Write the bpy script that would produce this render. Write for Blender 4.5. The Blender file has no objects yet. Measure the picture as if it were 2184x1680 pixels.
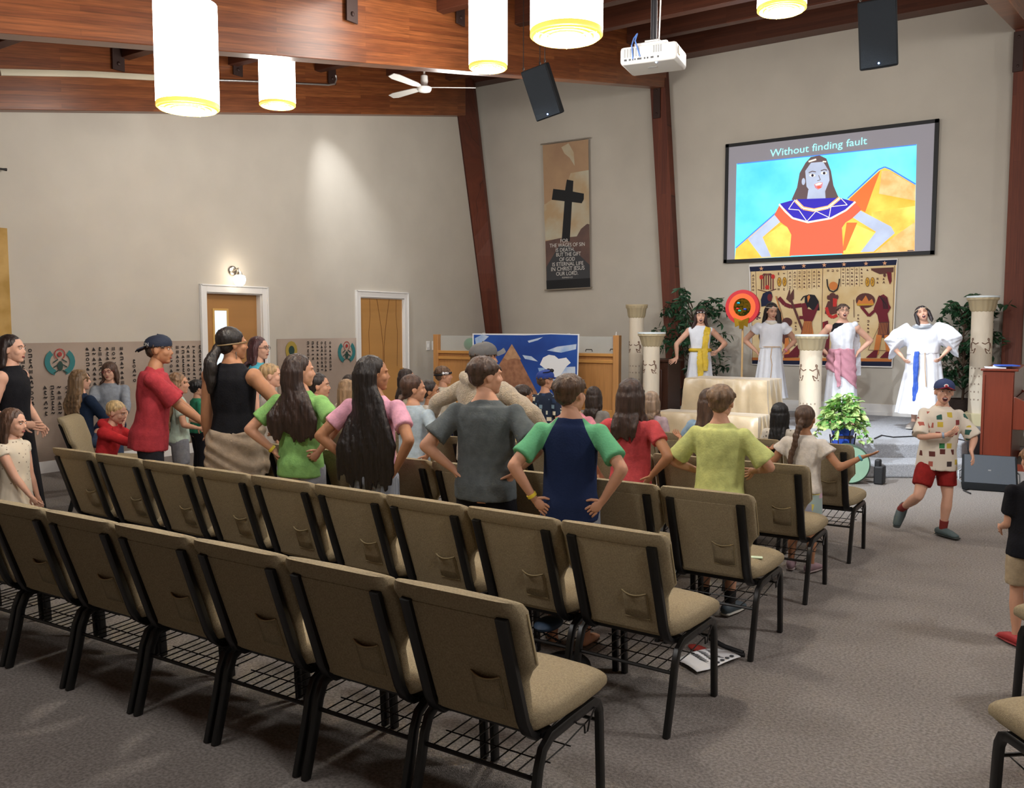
import bpy, bmesh, math, random
from mathutils import Vector, Matrix, noise
V = Vector
R = math.radians
SC = bpy.context.scene
COL = SC.collection
random.seed(7)

# ---------------------------------------------------------------- camera
FPX, PITCH, CAMH, YAW = 1857.0, R(4.36), 1.724, R(33.8)
cam_d = bpy.data.cameras.new('camera'); cam = bpy.data.objects.new('camera', cam_d); COL.objects.link(cam)
cam.location = (0, 0, CAMH); cam.rotation_euler = (R(90) - PITCH, 0, YAW)
cam_d.sensor_width = 36; cam_d.lens = 36 * FPX / 2184; cam_d.clip_end = 100; cam_d.clip_start = 0.05
SC.camera = cam
SC.view_settings.view_transform = 'Standard'; SC.view_settings.look = 'None'
SC.view_settings.exposure = 1.25; SC.view_settings.gamma = 1
# ---------------------------------------------------------------- world and lights
W = bpy.data.worlds.new('world'); SC.world = W; W.use_nodes = True
W.node_tree.nodes['Background'].inputs[0].default_value = (1.0, 0.95, 0.88, 1)
W.node_tree.nodes['Background'].inputs[1].default_value = 0.05
def light(name, typ, loc, power, color=(1, .93, .84), size=.3, target=None, **kw):
    d = bpy.data.lights.new(name, typ); d.energy = power; d.color = color
    if typ == 'AREA':
        d.shape = 'RECTANGLE'; d.size = size; d.size_y = kw.pop('size_y', size)
    else: d.shadow_soft_size = size
    for k, v in kw.items(): setattr(d, k, v)
    o = bpy.data.objects.new(name, d); COL.objects.link(o); o.location = loc
    if target is not None:
        o.rotation_euler = (V(target) - V(loc)).to_track_quat('-Z', 'Y').to_euler()
    return o
# added fill points: some for unseen hall pendants, others only brighten walls and aisle
for i, (x, y, z, p) in enumerate([(-3.4, 1.7, 3.4, 52), (1.2, 1.6, 3.3, 60), (1.6, 5.6, 4.1, 120), (3.0, 10.5, 4.8, 30), (-0.2, 9.4, 4.9, 40), (-7.6, 10.2, 4.4, 48), (-3.6, 11.0, 5.0, 18)]):
    light('ceiling_fill', 'POINT', (x, y, z), p, (1, .98, .95), .28)
# stage spots aimed at the stage; the last is added to brighten its floor
for (x, y, z, tx, ty, tz, p, a) in [(-6.2, 7.6, 4.4, -3.4, 13.3, 1.2, 135, 58), (-1.4, 7.6, 4.5, -4.0, 13.0, 1.4, 135, 62), (-3.8, 5.2, 4.1, -1.9, 10.9, .0, 820, 46), (-2.6, 11.3, 5.2, -1.9, 11.7, .3, 300, 62)]:
    light('stage_spotlight', 'SPOT', (x, y, z), p, (.86, .93, 1.0), .06, target=(tx, ty, tz), spot_size=R(a), spot_blend=.8)
light('wall_wash_spotlight', 'SPOT', (-9.55, 9.5, 5.75), 150, (.95, .97, 1.0), .04, target=(-10.33, 10.9, 2.6), spot_size=R(46), spot_blend=1.0)

# ---------------------------------------------------------------- picture helpers: a photo pixel and a plane give a place in the room
_F = V((-math.sin(YAW) * math.cos(PITCH), math.cos(YAW) * math.cos(PITCH), -math.sin(PITCH)))
_H = V((-math.sin(YAW), math.cos(YAW), 0))
_R = V((math.cos(YAW), math.sin(YAW), 0))
_U = _R.cross(_F)
CAMP = V((0, 0, CAMH))
def ray(px, py): return _F + _R * ((px - 1092) / FPX) + _U * ((840 - py) / FPX)
def at(px, py, D):
    d = ray(px, py); return CAMP + d * (D / d.dot(_H))
def onw(px, py, w):
    d = ray(px, py); return CAMP + d * (w / d.y)
def onu(px, py, u):
    d = ray(px, py); return CAMP + d * (u / d.x)
def onz(px, py, z=0.0):
    d = ray(px, py); return CAMP + d * ((z - CAMH) / d.z)
FW, SWU = 14.63, -10.33       # front wall plane (y), side wall plane (x)

# ---------------------------------------------------------------- materials
MATS = {}
def lin(c):
    if isinstance(c, str):
        c = c.lstrip('#'); c = tuple(int(c[i:i + 2], 16) / 255 for i in (0, 2, 4))
        return tuple((x / 12.92 if x <= .04045 else ((x + .055) / 1.055) ** 2.4) for x in c)
    return tuple(c)
def mat(name, col, rough=.7, bump=0, bscale=60, vary=.0, vscale=8, metal=0, emit=0, alpha=1, trans=0, stretch=None, spec=.5, kind='noise', col2=None, sheen=0, thr=.5):
    if name in MATS: return MATS[name]
    m = bpy.data.materials.new(name); m.use_nodes = True; N = m.node_tree.nodes; L = m.node_tree.links
    b = N['Principled BSDF']; c = lin(col)
    b.inputs['Base Color'].default_value = (*c, 1); b.inputs['Roughness'].default_value = rough
    b.inputs['Metallic'].default_value = metal; b.inputs['Specular IOR Level'].default_value = spec
    if sheen: b.inputs['Sheen Weight'].default_value = sheen
    if trans: b.inputs['Transmission Weight'].default_value = trans
    if alpha < 1: b.inputs['Alpha'].default_value = alpha
    if emit:
        b.inputs['Emission Color'].default_value = (*c, 1); b.inputs['Emission Strength'].default_value = emit
    if vary or bump or col2:
        tc = N.new('ShaderNodeTexCoord'); mp = N.new('ShaderNodeMapping'); L.new(tc.outputs['Object'], mp.inputs[0])
        if stretch: mp.inputs['Scale'].default_value = stretch
    if vary or col2:
        c2 = lin(col2) if col2 else tuple(x * (1 - vary) for x in c)
        c1 = c if col2 else tuple(min(1, x * (1 + vary)) for x in c)
        rp = N.new('ShaderNodeValToRGB'); e = rp.color_ramp.elements
        if kind == 'noise':
            t = N.new('ShaderNodeTexNoise'); t.inputs['Scale'].default_value = vscale; t.inputs['Detail'].default_value = 5; o = t.outputs[0]
            e[0].position = .35; e[1].position = .65
        elif kind == 'stripe':
            t = N.new('ShaderNodeTexWave'); t.inputs['Scale'].default_value = vscale; o = t.outputs[1]; e[0].position = thr - .12; e[1].position = thr + .12
        elif kind == 'dots':
            t = N.new('ShaderNodeTexVoronoi'); t.inputs['Scale'].default_value = vscale; o = t.outputs[0]; e[0].position = thr; e[1].position = thr + .04
        elif kind == 'sparkle':
            t = N.new('ShaderNodeTexVoronoi'); t.inputs['Scale'].default_value = vscale; o = t.outputs[0]; e[0].position = thr; e[1].position = thr + .2
        e[0].color = (*c2, 1); e[1].color = (*c1, 1)
        L.new(mp.outputs[0], t.inputs[0]); L.new(o, rp.inputs[0]); L.new(rp.outputs[0], b.inputs['Base Color'])
        if emit: L.new(rp.outputs[0], b.inputs['Emission Color'])
    if bump:
        t2 = N.new('ShaderNodeTexNoise'); t2.inputs['Scale'].default_value = bscale; t2.inputs['Detail'].default_value = 4
        bp = N.new('ShaderNodeBump'); bp.inputs['Strength'].default_value = bump; bp.inputs['Distance'].default_value = .01
        L.new(mp.outputs[0], t2.inputs[0]); L.new(t2.outputs[0], bp.inputs['Height']); L.new(bp.outputs[0], b.inputs['Normal'])
    MATS[name] = m; return m
def fabric(name, col, vary=.12, **k): return mat(name, col, .85, bump=.25, bscale=90, vary=vary, vscale=25, spec=.2, **k)
def print_mat(name, base, cols, scale, thr=.32):
    """cloth printed with scattered coloured motifs"""
    if name in MATS: return MATS[name]
    m = bpy.data.materials.new(name); m.use_nodes = True; N = m.node_tree.nodes; L = m.node_tree.links; b = N['Principled BSDF']
    b.inputs['Roughness'].default_value = .85
    tc = N.new('ShaderNodeTexCoord'); vo = N.new('ShaderNodeTexVoronoi'); vo.inputs['Scale'].default_value = scale; vo.inputs['Randomness'].default_value = .55; vo.distance = 'CHEBYCHEV'
    L.new(tc.outputs['Object'], vo.inputs[0])
    sp = N.new('ShaderNodeSeparateColor'); L.new(vo.outputs['Color'], sp.inputs[0])
    rp = N.new('ShaderNodeValToRGB'); rp.color_ramp.interpolation = 'CONSTANT'; e = rp.color_ramp.elements
    e[0].color = (*lin(cols[0]), 1); e[1].position = 1 / len(cols); e[1].color = (*lin(cols[1]), 1)
    for i, c in enumerate(cols[2:]): x = e.new((i + 2) / len(cols)); x.color = (*lin(c), 1)
    L.new(sp.outputs[0], rp.inputs[0])
    lt = N.new('ShaderNodeMath'); lt.operation = 'LESS_THAN'; lt.inputs[1].default_value = thr; L.new(vo.outputs['Distance'], lt.inputs[0])
    mx = N.new('ShaderNodeMix'); mx.data_type = 'RGBA'; mx.inputs['A'].default_value = (*lin(base), 1)
    L.new(lt.outputs[0], mx.inputs['Factor']); L.new(rp.outputs[0], mx.inputs['B']); L.new(mx.outputs['Result'], b.inputs['Base Color'])
    MATS[name] = m; return m
def wood(name, c1, c2, axis, bw=1.6, bh=.04, rough=.35, grain=.25, contrast=1.0):
    """glued laminations or boards running along one axis"""
    if name in MATS: return MATS[name]
    m = bpy.data.materials.new(name); m.use_nodes = True; N = m.node_tree.nodes; L = m.node_tree.links; b = N['Principled BSDF']
    b.inputs['Roughness'].default_value = rough
    tc = N.new('ShaderNodeTexCoord'); mp = N.new('ShaderNodeMapping'); L.new(tc.outputs['Object'], mp.inputs[0])
    if axis == 'y': mp.inputs['Rotation'].default_value = (0, R(90), R(90)); mp.vector_type = 'POINT'
    sx = N.new('ShaderNodeSeparateXYZ'); cx = N.new('ShaderNodeCombineXYZ'); L.new(tc.outputs['Object'], sx.inputs[0])
    a, c = {'y': (1, 2), 'x': (0, 2), 'z': (2, 0)}[axis]
    L.new(sx.outputs[a], cx.inputs[0]); L.new(sx.outputs[c], cx.inputs[1])
    if axis == 'y':   # laminations follow the beam's slope
        sl = N.new('ShaderNodeMath'); sl.operation = 'MULTIPLY_ADD'; sl.inputs[1].default_value = -.19
        L.new(sx.outputs[1], sl.inputs[0]); L.new(sx.outputs[2], sl.inputs[2]); L.new(sl.outputs[0], cx.inputs[1])
    br = N.new('ShaderNodeTexBrick'); br.inputs['Scale'].default_value = 1; br.inputs['Brick Width'].default_value = bw; br.inputs['Row Height'].default_value = bh
    br.inputs['Mortar Size'].default_value = .0012; br.offset = .37; br.inputs['Color1'].default_value = (*lin(c1), 1); br.inputs['Color2'].default_value = (*lin(c2), 1)
    br.inputs['Mortar'].default_value = (*[x * .45 for x in lin(c1)], 1); L.new(cx.outputs[0], br.inputs[0])
    g = N.new('ShaderNodeTexNoise'); g.inputs['Scale'].default_value = 1; g.inputs['Detail'].default_value = 6
    gm = N.new('ShaderNodeMapping'); s = [3, 60, 1]; gm.inputs['Scale'].default_value = s; L.new(cx.outputs[0], gm.inputs[0]); L.new(gm.outputs[0], g.inputs[0])
    rp = N.new('ShaderNodeValToRGB'); rp.color_ramp.elements[0].position = .3; rp.color_ramp.elements[1].position = .7
    k = 1 - grain * 1.3; rp.color_ramp.elements[0].color = (k, k, k, 1); rp.color_ramp.elements[1].color = (1 + grain, 1 + grain, 1 + grain, 1)
    L.new(g.outputs[0], rp.inputs[0])
    mx = N.new('ShaderNodeMix'); mx.data_type = 'RGBA'; mx.blend_type = 'MULTIPLY'; mx.inputs['Factor'].default_value = 1
    L.new(br.outputs[0], mx.inputs['A']); L.new(rp.outputs[0], mx.inputs['B']); L.new(mx.outputs['Result'], b.inputs['Base Color'])
    MATS[name] = m; return m

# ---------------------------------------------------------------- mesh builder
class MB:
    def __init__(s): s.v = []; s.f = []; s.m = []
    def add(s, vs, fs, m=0):
        o = len(s.v); s.v += [V(p) for p in vs]
        for f in fs: s.f.append([i + o for i in f]); s.m.append(m)
    def join(s, o, m=None):
        s.add(o.v, o.f, 0); n = len(o.f); s.m[-n:] = [m if m is not None else k for k in o.m]
    def box(s, c, d, m=0, M=None):
        c = V(c); x, y, z = [k / 2 for k in d]
        vs = [V((i * x, j * y, k * z)) for i in (-1, 1) for j in (-1, 1) for k in (-1, 1)]
        vs = [(M @ p if M else p) + c for p in vs]
        s.add(vs, [(0, 1, 3, 2), (4, 6, 7, 5), (0, 4, 5, 1), (2, 3, 7, 6), (0, 2, 6, 4), (1, 5, 7, 3)], m)
    def prism(s, pts, d, m=0):
        """polygon pts (3D) pushed by vector d"""
        n = len(pts); a = [V(p) for p in pts]; b = [p + V(d) for p in a]
        nrm = sum(((a[i] - a[0]).cross(a[(i + 1) % n] - a[0]) for i in range(1, n - 1)), V((0, 0, 0)))
        if nrm.dot(V(d)) > 0: a.reverse(); b.reverse()
        s.add(a + b, [list(range(n)), list(range(2 * n - 1, n - 1, -1))] + [(i, i + n, (i + 1) % n + n, (i + 1) % n) for i in range(n)], m)
    def poly(s, pts, m=0): s.add(pts, [list(range(len(pts)))], m)
    def rings(s, rs, m=0, cap=True, closed=False):
        n = len(rs[0]); vs = [p for r in rs for p in r]; fs = []
        k = len(rs)
        for i in range(k if closed else k - 1):
            for j in range(n):
                a = i * n; b = ((i + 1) % k) * n
                fs.append((a + j, a + (j + 1) % n, b + (j + 1) % n, b + j))
        if cap and not closed:
            vs += [sum((V(p) for p in rs[0]), V((0, 0, 0))) / n, sum((V(p) for p in rs[-1]), V((0, 0, 0))) / n]; c0 = len(vs) - 2
            for j in range(n): fs.append((c0, (j + 1) % n, j)); fs.append((c0 + 1, (k - 1) * n + j, (k - 1) * n + (j + 1) % n))
        s.add(vs, fs, m)
    def tube(s, pts, r, n=8, m=0, up=None, cap=True, closed=False, round_=False):
        pts = [V(p) for p in pts]; k = len(pts)
        if not isinstance(r, (list,)): r = [r] * k
        if round_:   # rounded ends
            def rr(q, f): return (q[0] * f, q[1] * f) if isinstance(q, tuple) else q * f
            def mx(q): return min(q) if isinstance(q, tuple) else q
            d0 = (pts[0] - pts[1]).normalized(); d1 = (pts[-1] - pts[-2]).normalized()
            P = [pts[0] + d0 * mx(r[0]) * c for c in (.95, .7)] + pts + [pts[-1] + d1 * mx(r[-1]) * c for c in (.7, .95)]
            r = [rr(r[0], .3), rr(r[0], .72)] + r + [rr(r[-1], .72), rr(r[-1], .3)]; pts = P; k = len(pts)
        u = None; rs = []
        for i in range(k):
            if closed: t = (pts[(i + 1) % k] - pts[i - 1])
            else: t = (pts[min(i + 1, k - 1)] - pts[max(i - 1, 0)])
            t = t.normalized() if t.length > 1e-9 else V((0, 0, 1))
            if up is not None: u = V(up)
            elif u is None: u = V((0, 0, 1)) if abs(t.z) < .9 else V((0, 1, 0))
            u = u - t * u.dot(t)
            if u.length < 1e-6: u = t.orthogonal()
            u.normalize(); w = t.cross(u)
            a, b = r[i] if isinstance(r[i], tuple) else (r[i], r[i])
            rs.append([pts[i] + w * (a * math.cos(2 * math.pi * j / n)) + u * (b * math.sin(2 * math.pi * j / n)) for j in range(n)])
        s.rings(rs, m, cap, closed)
    def sq(s, pts, wx, wy, up, m=0):
        """rectangular bar along pts: wx wide, wy along up"""
        pts = [V(p) for p in pts]; rs = []; k = len(pts)
        for i in range(k):
            t = (pts[min(i + 1, k - 1)] - pts[max(i - 1, 0)]).normalized(); u = V(up); u = (u - t * u.dot(t)).normalized(); w = t.cross(u)
            c = .3
            rs.append([pts[i] + w * (wx * a) + u * (wy * b) for a, b in ((.5, .5 - c / 2), (.5 - c / 2, .5), (-.5 + c / 2, .5), (-.5, .5 - c / 2), (-.5, -.5 + c / 2), (-.5 + c / 2, -.5), (.5 - c / 2, -.5), (.5, -.5 + c / 2))])
        s.rings(rs, m)
    def ell(s, c, r, M=None, nu=16, nv=10, m=0):
        c = V(c); r = r if isinstance(r, (tuple, list)) else (r, r, r); rs = []
        for i in range(1, nv):
            a = math.pi * i / nv
            ring = [V((r[0] * math.sin(a) * math.cos(2 * math.pi * j / nu), r[1] * math.sin(a) * math.sin(2 * math.pi * j / nu), -r[2] * math.cos(a))) for j in range(nu)]
            rs.append([(M @ p if M else p) + c for p in ring])
        o = len(s.v); s.rings(rs, m, cap=True)
        b = V((0, 0, -r[2])); t = V((0, 0, r[2])); s.v[-2] = (M @ b if M else b) + c; s.v[-1] = (M @ t if M else t) + c
    def lathe(s, c, prof, n=24, m=0, flute=0, nf=0):
        c = V(c); rs = [[c + V(((r + (flute * r * math.cos(nf * 2 * math.pi * j / n) if nf else 0)) * math.cos(2 * math.pi * j / n), (r + (flute * r * math.cos(nf * 2 * math.pi * j / n) if nf else 0)) * math.sin(2 * math.pi * j / n), z)) for j in range(n)] for r, z in prof]
        s.rings(rs, m)
    def xf(s, M):
        s.v = [M @ p for p in s.v]; return s
    def mesh(s, name):
        me = bpy.data.meshes.new(name); me.from_pydata([tuple(p) for p in s.v], [], s.f)
        me.polygons.foreach_set('material_index', s.m); return me
def link(name, me, mats, parent=None, smooth=True, bevel=0, sub=0):
    o = bpy.data.objects.new(name, me); COL.objects.link(o)
    for m in (mats if isinstance(mats, (list, tuple)) else [mats]): me.materials.append(m)
    if smooth:
        me.polygons.foreach_set('use_smooth', [True] * len(me.polygons))
        try: me.set_sharp_from_angle(angle=R(smooth if smooth is not True else 50))
        except Exception: pass
    if bevel:
        b = o.modifiers.new('b', 'BEVEL'); b.width = bevel; b.segments = 2; b.limit_method = 'ANGLE'; b.angle_limit = R(40)
    if sub:
        b = o.modifiers.new('s', 'SUBSURF'); b.levels = sub; b.render_levels = sub
    if parent: o.parent = parent
    return o
def obj(name, mb, mats, parent=None, smooth=True, bevel=0, sub=0): return link(name, mb.mesh(name), mats, parent, smooth, bevel, sub)
def remesh(mb, vox, sm=3, disp=None):
    """weld overlapping closed shells into one continuous skin; returns an MB"""
    me = mb.mesh('t'); o = bpy.data.objects.new('t', me); COL.objects.link(o)
    r = o.modifiers.new('r', 'REMESH'); r.mode = 'VOXEL'; r.voxel_size = vox
    if sm:
        q = o.modifiers.new('q', 'SMOOTH'); q.iterations = sm; q.factor = .5
    dg = bpy.context.evaluated_depsgraph_get(); me2 = bpy.data.meshes.new_from_object(o.evaluated_get(dg))
    out = MB(); vs = [v.co.copy() for v in me2.vertices]
    if disp:
        ns = [v.normal.copy() for v in me2.vertices]; vs = [p + n * disp(p) for p, n in zip(vs, ns)]
    out.v = vs; out.f = [list(p.vertices) for p in me2.polygons]; out.m = [0] * len(out.f)
    bpy.data.objects.remove(o); bpy.data.meshes.remove(me); bpy.data.meshes.remove(me2)
    return out
def thing(name, label, cat, loc=(0, 0, 0), rz=0, group=None):
    o = bpy.data.objects.new(name, None); COL.objects.link(o); o.location = loc; o.rotation_euler = (0, 0, rz); o.empty_display_size = .1
    return tag(o, label, cat, group)
def tag(o, label=None, cat=None, group=None, kind=None):
    if label: o['label'] = label
    if cat: o['category'] = cat
    if group: o['group'] = group
    if kind: o['kind'] = kind
    return o
def struct(name, mb, m, smooth=False, bevel=0):
    o = obj(name, mb, m, None, smooth, bevel); o['kind'] = 'structure'; return o
def copy_tree(o, parent=None):
    c = o.copy(); COL.objects.link(c)
    if parent: c.parent = parent
    for ch in list(o.children): copy_tree(ch, c)
    return c
def text_mb(s, size, align='CENTER'):
    """lettering as flat mesh in the XY plane"""
    cu = bpy.data.curves.new('t', 'FONT'); cu.body = s; cu.size = size; cu.align_x = align; cu.resolution_u = 3
    o = bpy.data.objects.new('t', cu); COL.objects.link(o); dg = bpy.context.evaluated_depsgraph_get()
    me = bpy.data.meshes.new_from_object(o.evaluated_get(dg)); mb = MB(); mb.v = [v.co.copy() for v in me.vertices]; mb.f = [list(p.vertices) for p in me.polygons]; mb.m = [0] * len(mb.f)
    bpy.data.objects.remove(o); bpy.data.curves.remove(cu); bpy.data.meshes.remove(me); return mb
# ================================================================ ROOM
M_wall = mat('wall_paint', '#c0b9ac', .8, bump=.12, bscale=260, vary=.03, vscale=2)
M_white = mat('white_trim_paint', '#e2e0dc', .5)
M_carpet = mat('carpet_weave', '#8d8782', .98, bump=.9, bscale=170, vary=.26, vscale=75, spec=.05)
M_beam = wood('glulam_beam_wood', '#8e532d', '#713d21', 'y', 1.9, .045, .32)
M_beam_dark = wood('dark_header_wood', '#5c3323', '#4c2a1d', 'x', 2.4, .05, .4, .12)
M_post = wood('post_wood', '#6a3420', '#5a2a1a', 'z', 2.5, .09, .7, .15)
M_deck = wood('roof_deck_boards', '#6a4029', '#58331f', 'x', 3, .14, .6, .15)
M_steel = mat('black_bracket_steel', '#3a2620', .5, metal=.3)

f_ = MB(); f_.poly([(-14, -7, 0), (8, -7, 0), (8, 15.2, 0), (-14, 15.2, 0)]); struct('floor', f_, M_carpet)
w_ = MB(); w_.box((-2.5, FW + .1, 3.9), (22, .2, 7.8)); struct('wall_front', w_, M_wall)
SL = .19
def beamz(w): return 5.92 + SL * (w - 14.5)
# side wall has two door openings
DU = SWU
d1 = [onu(443, 800, DU).y, onu(561, 800, DU).y]; d2 = [onu(769, 800, DU).y, onu(862, 800, DU).y]
h1 = onu(500, 625, DU).z; h2 = onu(815, 635, DU).z
def wallseg(mb, y0, y1, z0, z1):
    mb.box((DU - .1, (y0 + y1) / 2, (z0 + z1) / 2), (.2, y1 - y0, z1 - z0))
w_ = MB(); wallseg(w_, -7, d1[0], 0, 7.8); wallseg(w_, d1[0], d1[1], h1, 7.8); wallseg(w_, d1[1], d2[0], 0, 7.8); wallseg(w_, d2[0], d2[1], h2, 7.8); 
zt0, zt1 = onu(978, 269, SWU), onu(1034, 700, SWU); ys = lambda z: zt1.y + (z - zt1.z) * (zt0.y - zt1.y) / (zt0.z - zt1.z)
w_.prism([(DU, d2[1], 0), (DU, d2[1], 7.8), (DU, ys(7.8), 7.8), (DU, ys(0), 0)], (-.02, 0, 0))
struct('wall_left', w_, M_wall)
w_ = MB(); w_.box((7.1, 4, 3.9), (.2, 22, 7.8)); struct('wall_right', w_, M_wall)
w_ = MB(); w_.box((-2, -6.1, 3.9), (20, .2, 7.8)); struct('wall_back', w_, M_wall)
w_ = MB()
w_.prism([(-10.6, -6.5, beamz(-6.5) + 1.02), (7.2, -6.5, beamz(-6.5) + 1.02), (7.2, 14.9, beamz(14.9) + 1.02), (-10.6, 14.9, beamz(14.9) + 1.02)], (0, 0, .12))
struct('ceiling', w_, M_deck)
def beam(u, name, wd=.2, y0=-6.2, y1=14.5, drop=0):
    b = MB(); x0, x1 = u - wd / 2, u + wd / 2
    b.prism([(x0, y0, beamz(y0) - drop), (x0, y1, beamz(y1) - drop), (x0, y1, beamz(y1) + 1.03), (x0, y0, beamz(y0) + 1.03)], (wd, 0, 0))
    return struct(name, b, M_beam, bevel=.008)
beam(-6.55, 'beam_centre'); beam(-1.05, 'beam_right'); beam(4.6, 'beam_far_right')
beam(-10.23, 'beam_left', .2, y1=13.55)
# purlins between the beams
for i in range(12):
    y = 13.0 - 1.62 * i; zb = beamz(y) + .64
    for (x0, x1) in ((-10.13, -6.65), (-6.45, -1.15), (-.95, 4.5)):
        if (x0 > -1 and i > 6): continue
        b = MB(); b.box(((x0 + x1) / 2, y, zb + .2), (x1 - x0, .13, .42)); struct('beam_purlin', b, M_beam_dark, bevel=.006)
b = MB(); b.box((-3.8, 14.46, 6.78), (5.3, .3, .8)); struct('beam_header', b, M_beam_dark)
b = MB(); b.box((-8.6, 14.46, 6.95), (4.1, .3, .75)); struct('beam_header', b, M_beam_dark)
# posts: leaning glulam legs in the plane of the front wall
def post(name, L, Rr, w0=14.42, th=.2):
    b = MB(); (l0, l1), (r0, r1) = L, Rr
    def px(line, z):   # x position on the leaning edge at height z
        a = onw(*line[0], w0); c = onw(*line[1], w0); t = (z - a.z) / (c.z - a.z); return a.x + (c.x - a.x) * t
    pts = []
    for z in (0.0, 6.6): pts.append((px(L, z), w0, z))
    for z in (6.6, 0.0): pts.append((px(Rr, z), w0, z))
    b.prism(pts, (0, th, 0)); return struct(name, b, M_post, bevel=.01)
post('post_centre', ((1388, 220), (1427, 900)), ((1417, 158), (1454, 845)))
def lz(p0, p1, z): t = (z - p0.z) / (p1.z - p0.z); q = p0.lerp(p1, t); return (q.x, q.y, z)
la, lb_, ra_, rb_ = onu(981, 269, -10.3), onu(1036, 700, -10.3), onw(1010, 194, 14.3), onw(1066, 708, 14.3)
b = MB(); n4 = lambda z: [V(lz(la, lb_, z)), V(lz(ra_, rb_, z)), V(lz(ra_, rb_, z)) + V((-.08, .2, 0)), V(lz(la, lb_, z)) + V((-.15, .1, 0))]
b.rings([n4(.35 * i) for i in range(20)]); struct('post_left', b, M_post)
b = MB(); b.prism([(-1.13, 14.42, 0), (-1.13, 14.42, 6.3), (-.88, 14.42, 6.3), (-.88, 14.42, 0)], (0, .2, 0)); struct('post_right', b, M_post, bevel=.01)
# knee block on the left and centre posts, steel plates with bolts
for nm, c, sgn in (('bracket_plate', onw(1401, 218, 14.40), 1), ('bracket_plate', onw(2172, 110, 14.40), 1)):
    t = MB(); t.box(c, (.13, .03, .55))
    for dz in (-.2, .2): t.ell(c + V((0, -.02, dz)), (.02, .012, .02), nu=8, nv=6)
    o = obj(nm, t, M_steel, bevel=.004); tag(o, 'brown steel plate with two bolts on the ' + ('centre' if c.x < -3 else 'far right') + ' timber post', 'bracket')
b = MB(); q = onw(987, 262, 14.3); b.prism([q + V((-.35, 0, .2)), q + V((.12, 0, .2)), q + V((.12, 0, -.45)), q + V((0, 0, -.45)), q + V((-.25, 0, -.02))], (0, .15, 0)); struct('post_knee', b, M_post)
# joist hangers on the beams: steel shoes below purlin ends
for (px, py, u, lab) in [(250, 126, -10.12, 'steel joist hanger on the wall beam over the left of the side wall'), (505, 140, -10.12, 'steel joist hanger on the wall beam between the two lit pendants'), (706, 160, -10.12, 'steel joist hanger on the wall beam by the bent conduit'), (747, 18, -6.44, 'steel joist hanger high on the centre beam above the ceiling fan'), (979, 28, -6.44, 'steel hanger on the centre beam behind the narrow hanging pendant')]:
    c = onu(px, py, u); t = MB(); t.box(c + V((.02, 0, 0)), (.02, .16, .28)); t.box(c + V((.12, 0, .14)), (.22, .16, .02)); t.ell(c + V((.035, 0, -.06)), (.012, .025, .025), nu=8, nv=6)
    tag(obj('joist_hanger', t, M_steel, bevel=.003), lab, 'joist hanger', 'joist hangers on the roof beams')
# baseboards
b = MB(); b.box((-3.7, FW - .01, .34 + .09), (5.3, .03, .18)); b.box((-3.7, FW - .02, .34 + .03), (5.3, .05, .06)); struct('baseboard_front', b, M_white, bevel=.004)
b = MB(); b.box((DU + .01, 3, .07), (.03, 14, .14)); struct('baseboard_left', b, M_white)

# stage platform and steps, carpeted
M_stage = mat('stage_carpet', '#a9abb0', .98, bump=.8, bscale=170, vary=.18, vscale=75, spec=.05)
pl = [(-10.33, 14.63), (-10.33, 11.15), (-6.0, 11.05), (-2.12, 11.06), (-1.28, 11.6), (-1.24, 13.66), (-.95, 13.7), (-.95, 14.63)]
b = MB(); b.prism([(x, y, 0) for x, y in pl], (0, 0, .34)); struct('floor_stage_platform', b, M_stage, bevel=.02)
dn = V((.78, .52)).normalized(); nn = V((dn.y, -dn.x))
A = V((-2.28, 10.92)); B = V((-1.25, 11.6))
s1 = []
for k in range(9):
    a = k / 8 * math.pi / 2; s1.append(A + nn * (.42 * math.sin(a)) - dn * (.42 * math.cos(a)) )
s1.append(B + nn * .42); s1.append(B + V((0, .1))); s1.append(A + V((0, .15)))
b = MB(); b.prism([(p.x, p.y, 0) for p in s1], (0, 0, .168)); struct('floor_stage_step', b, M_stage, bevel=.02)

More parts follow.
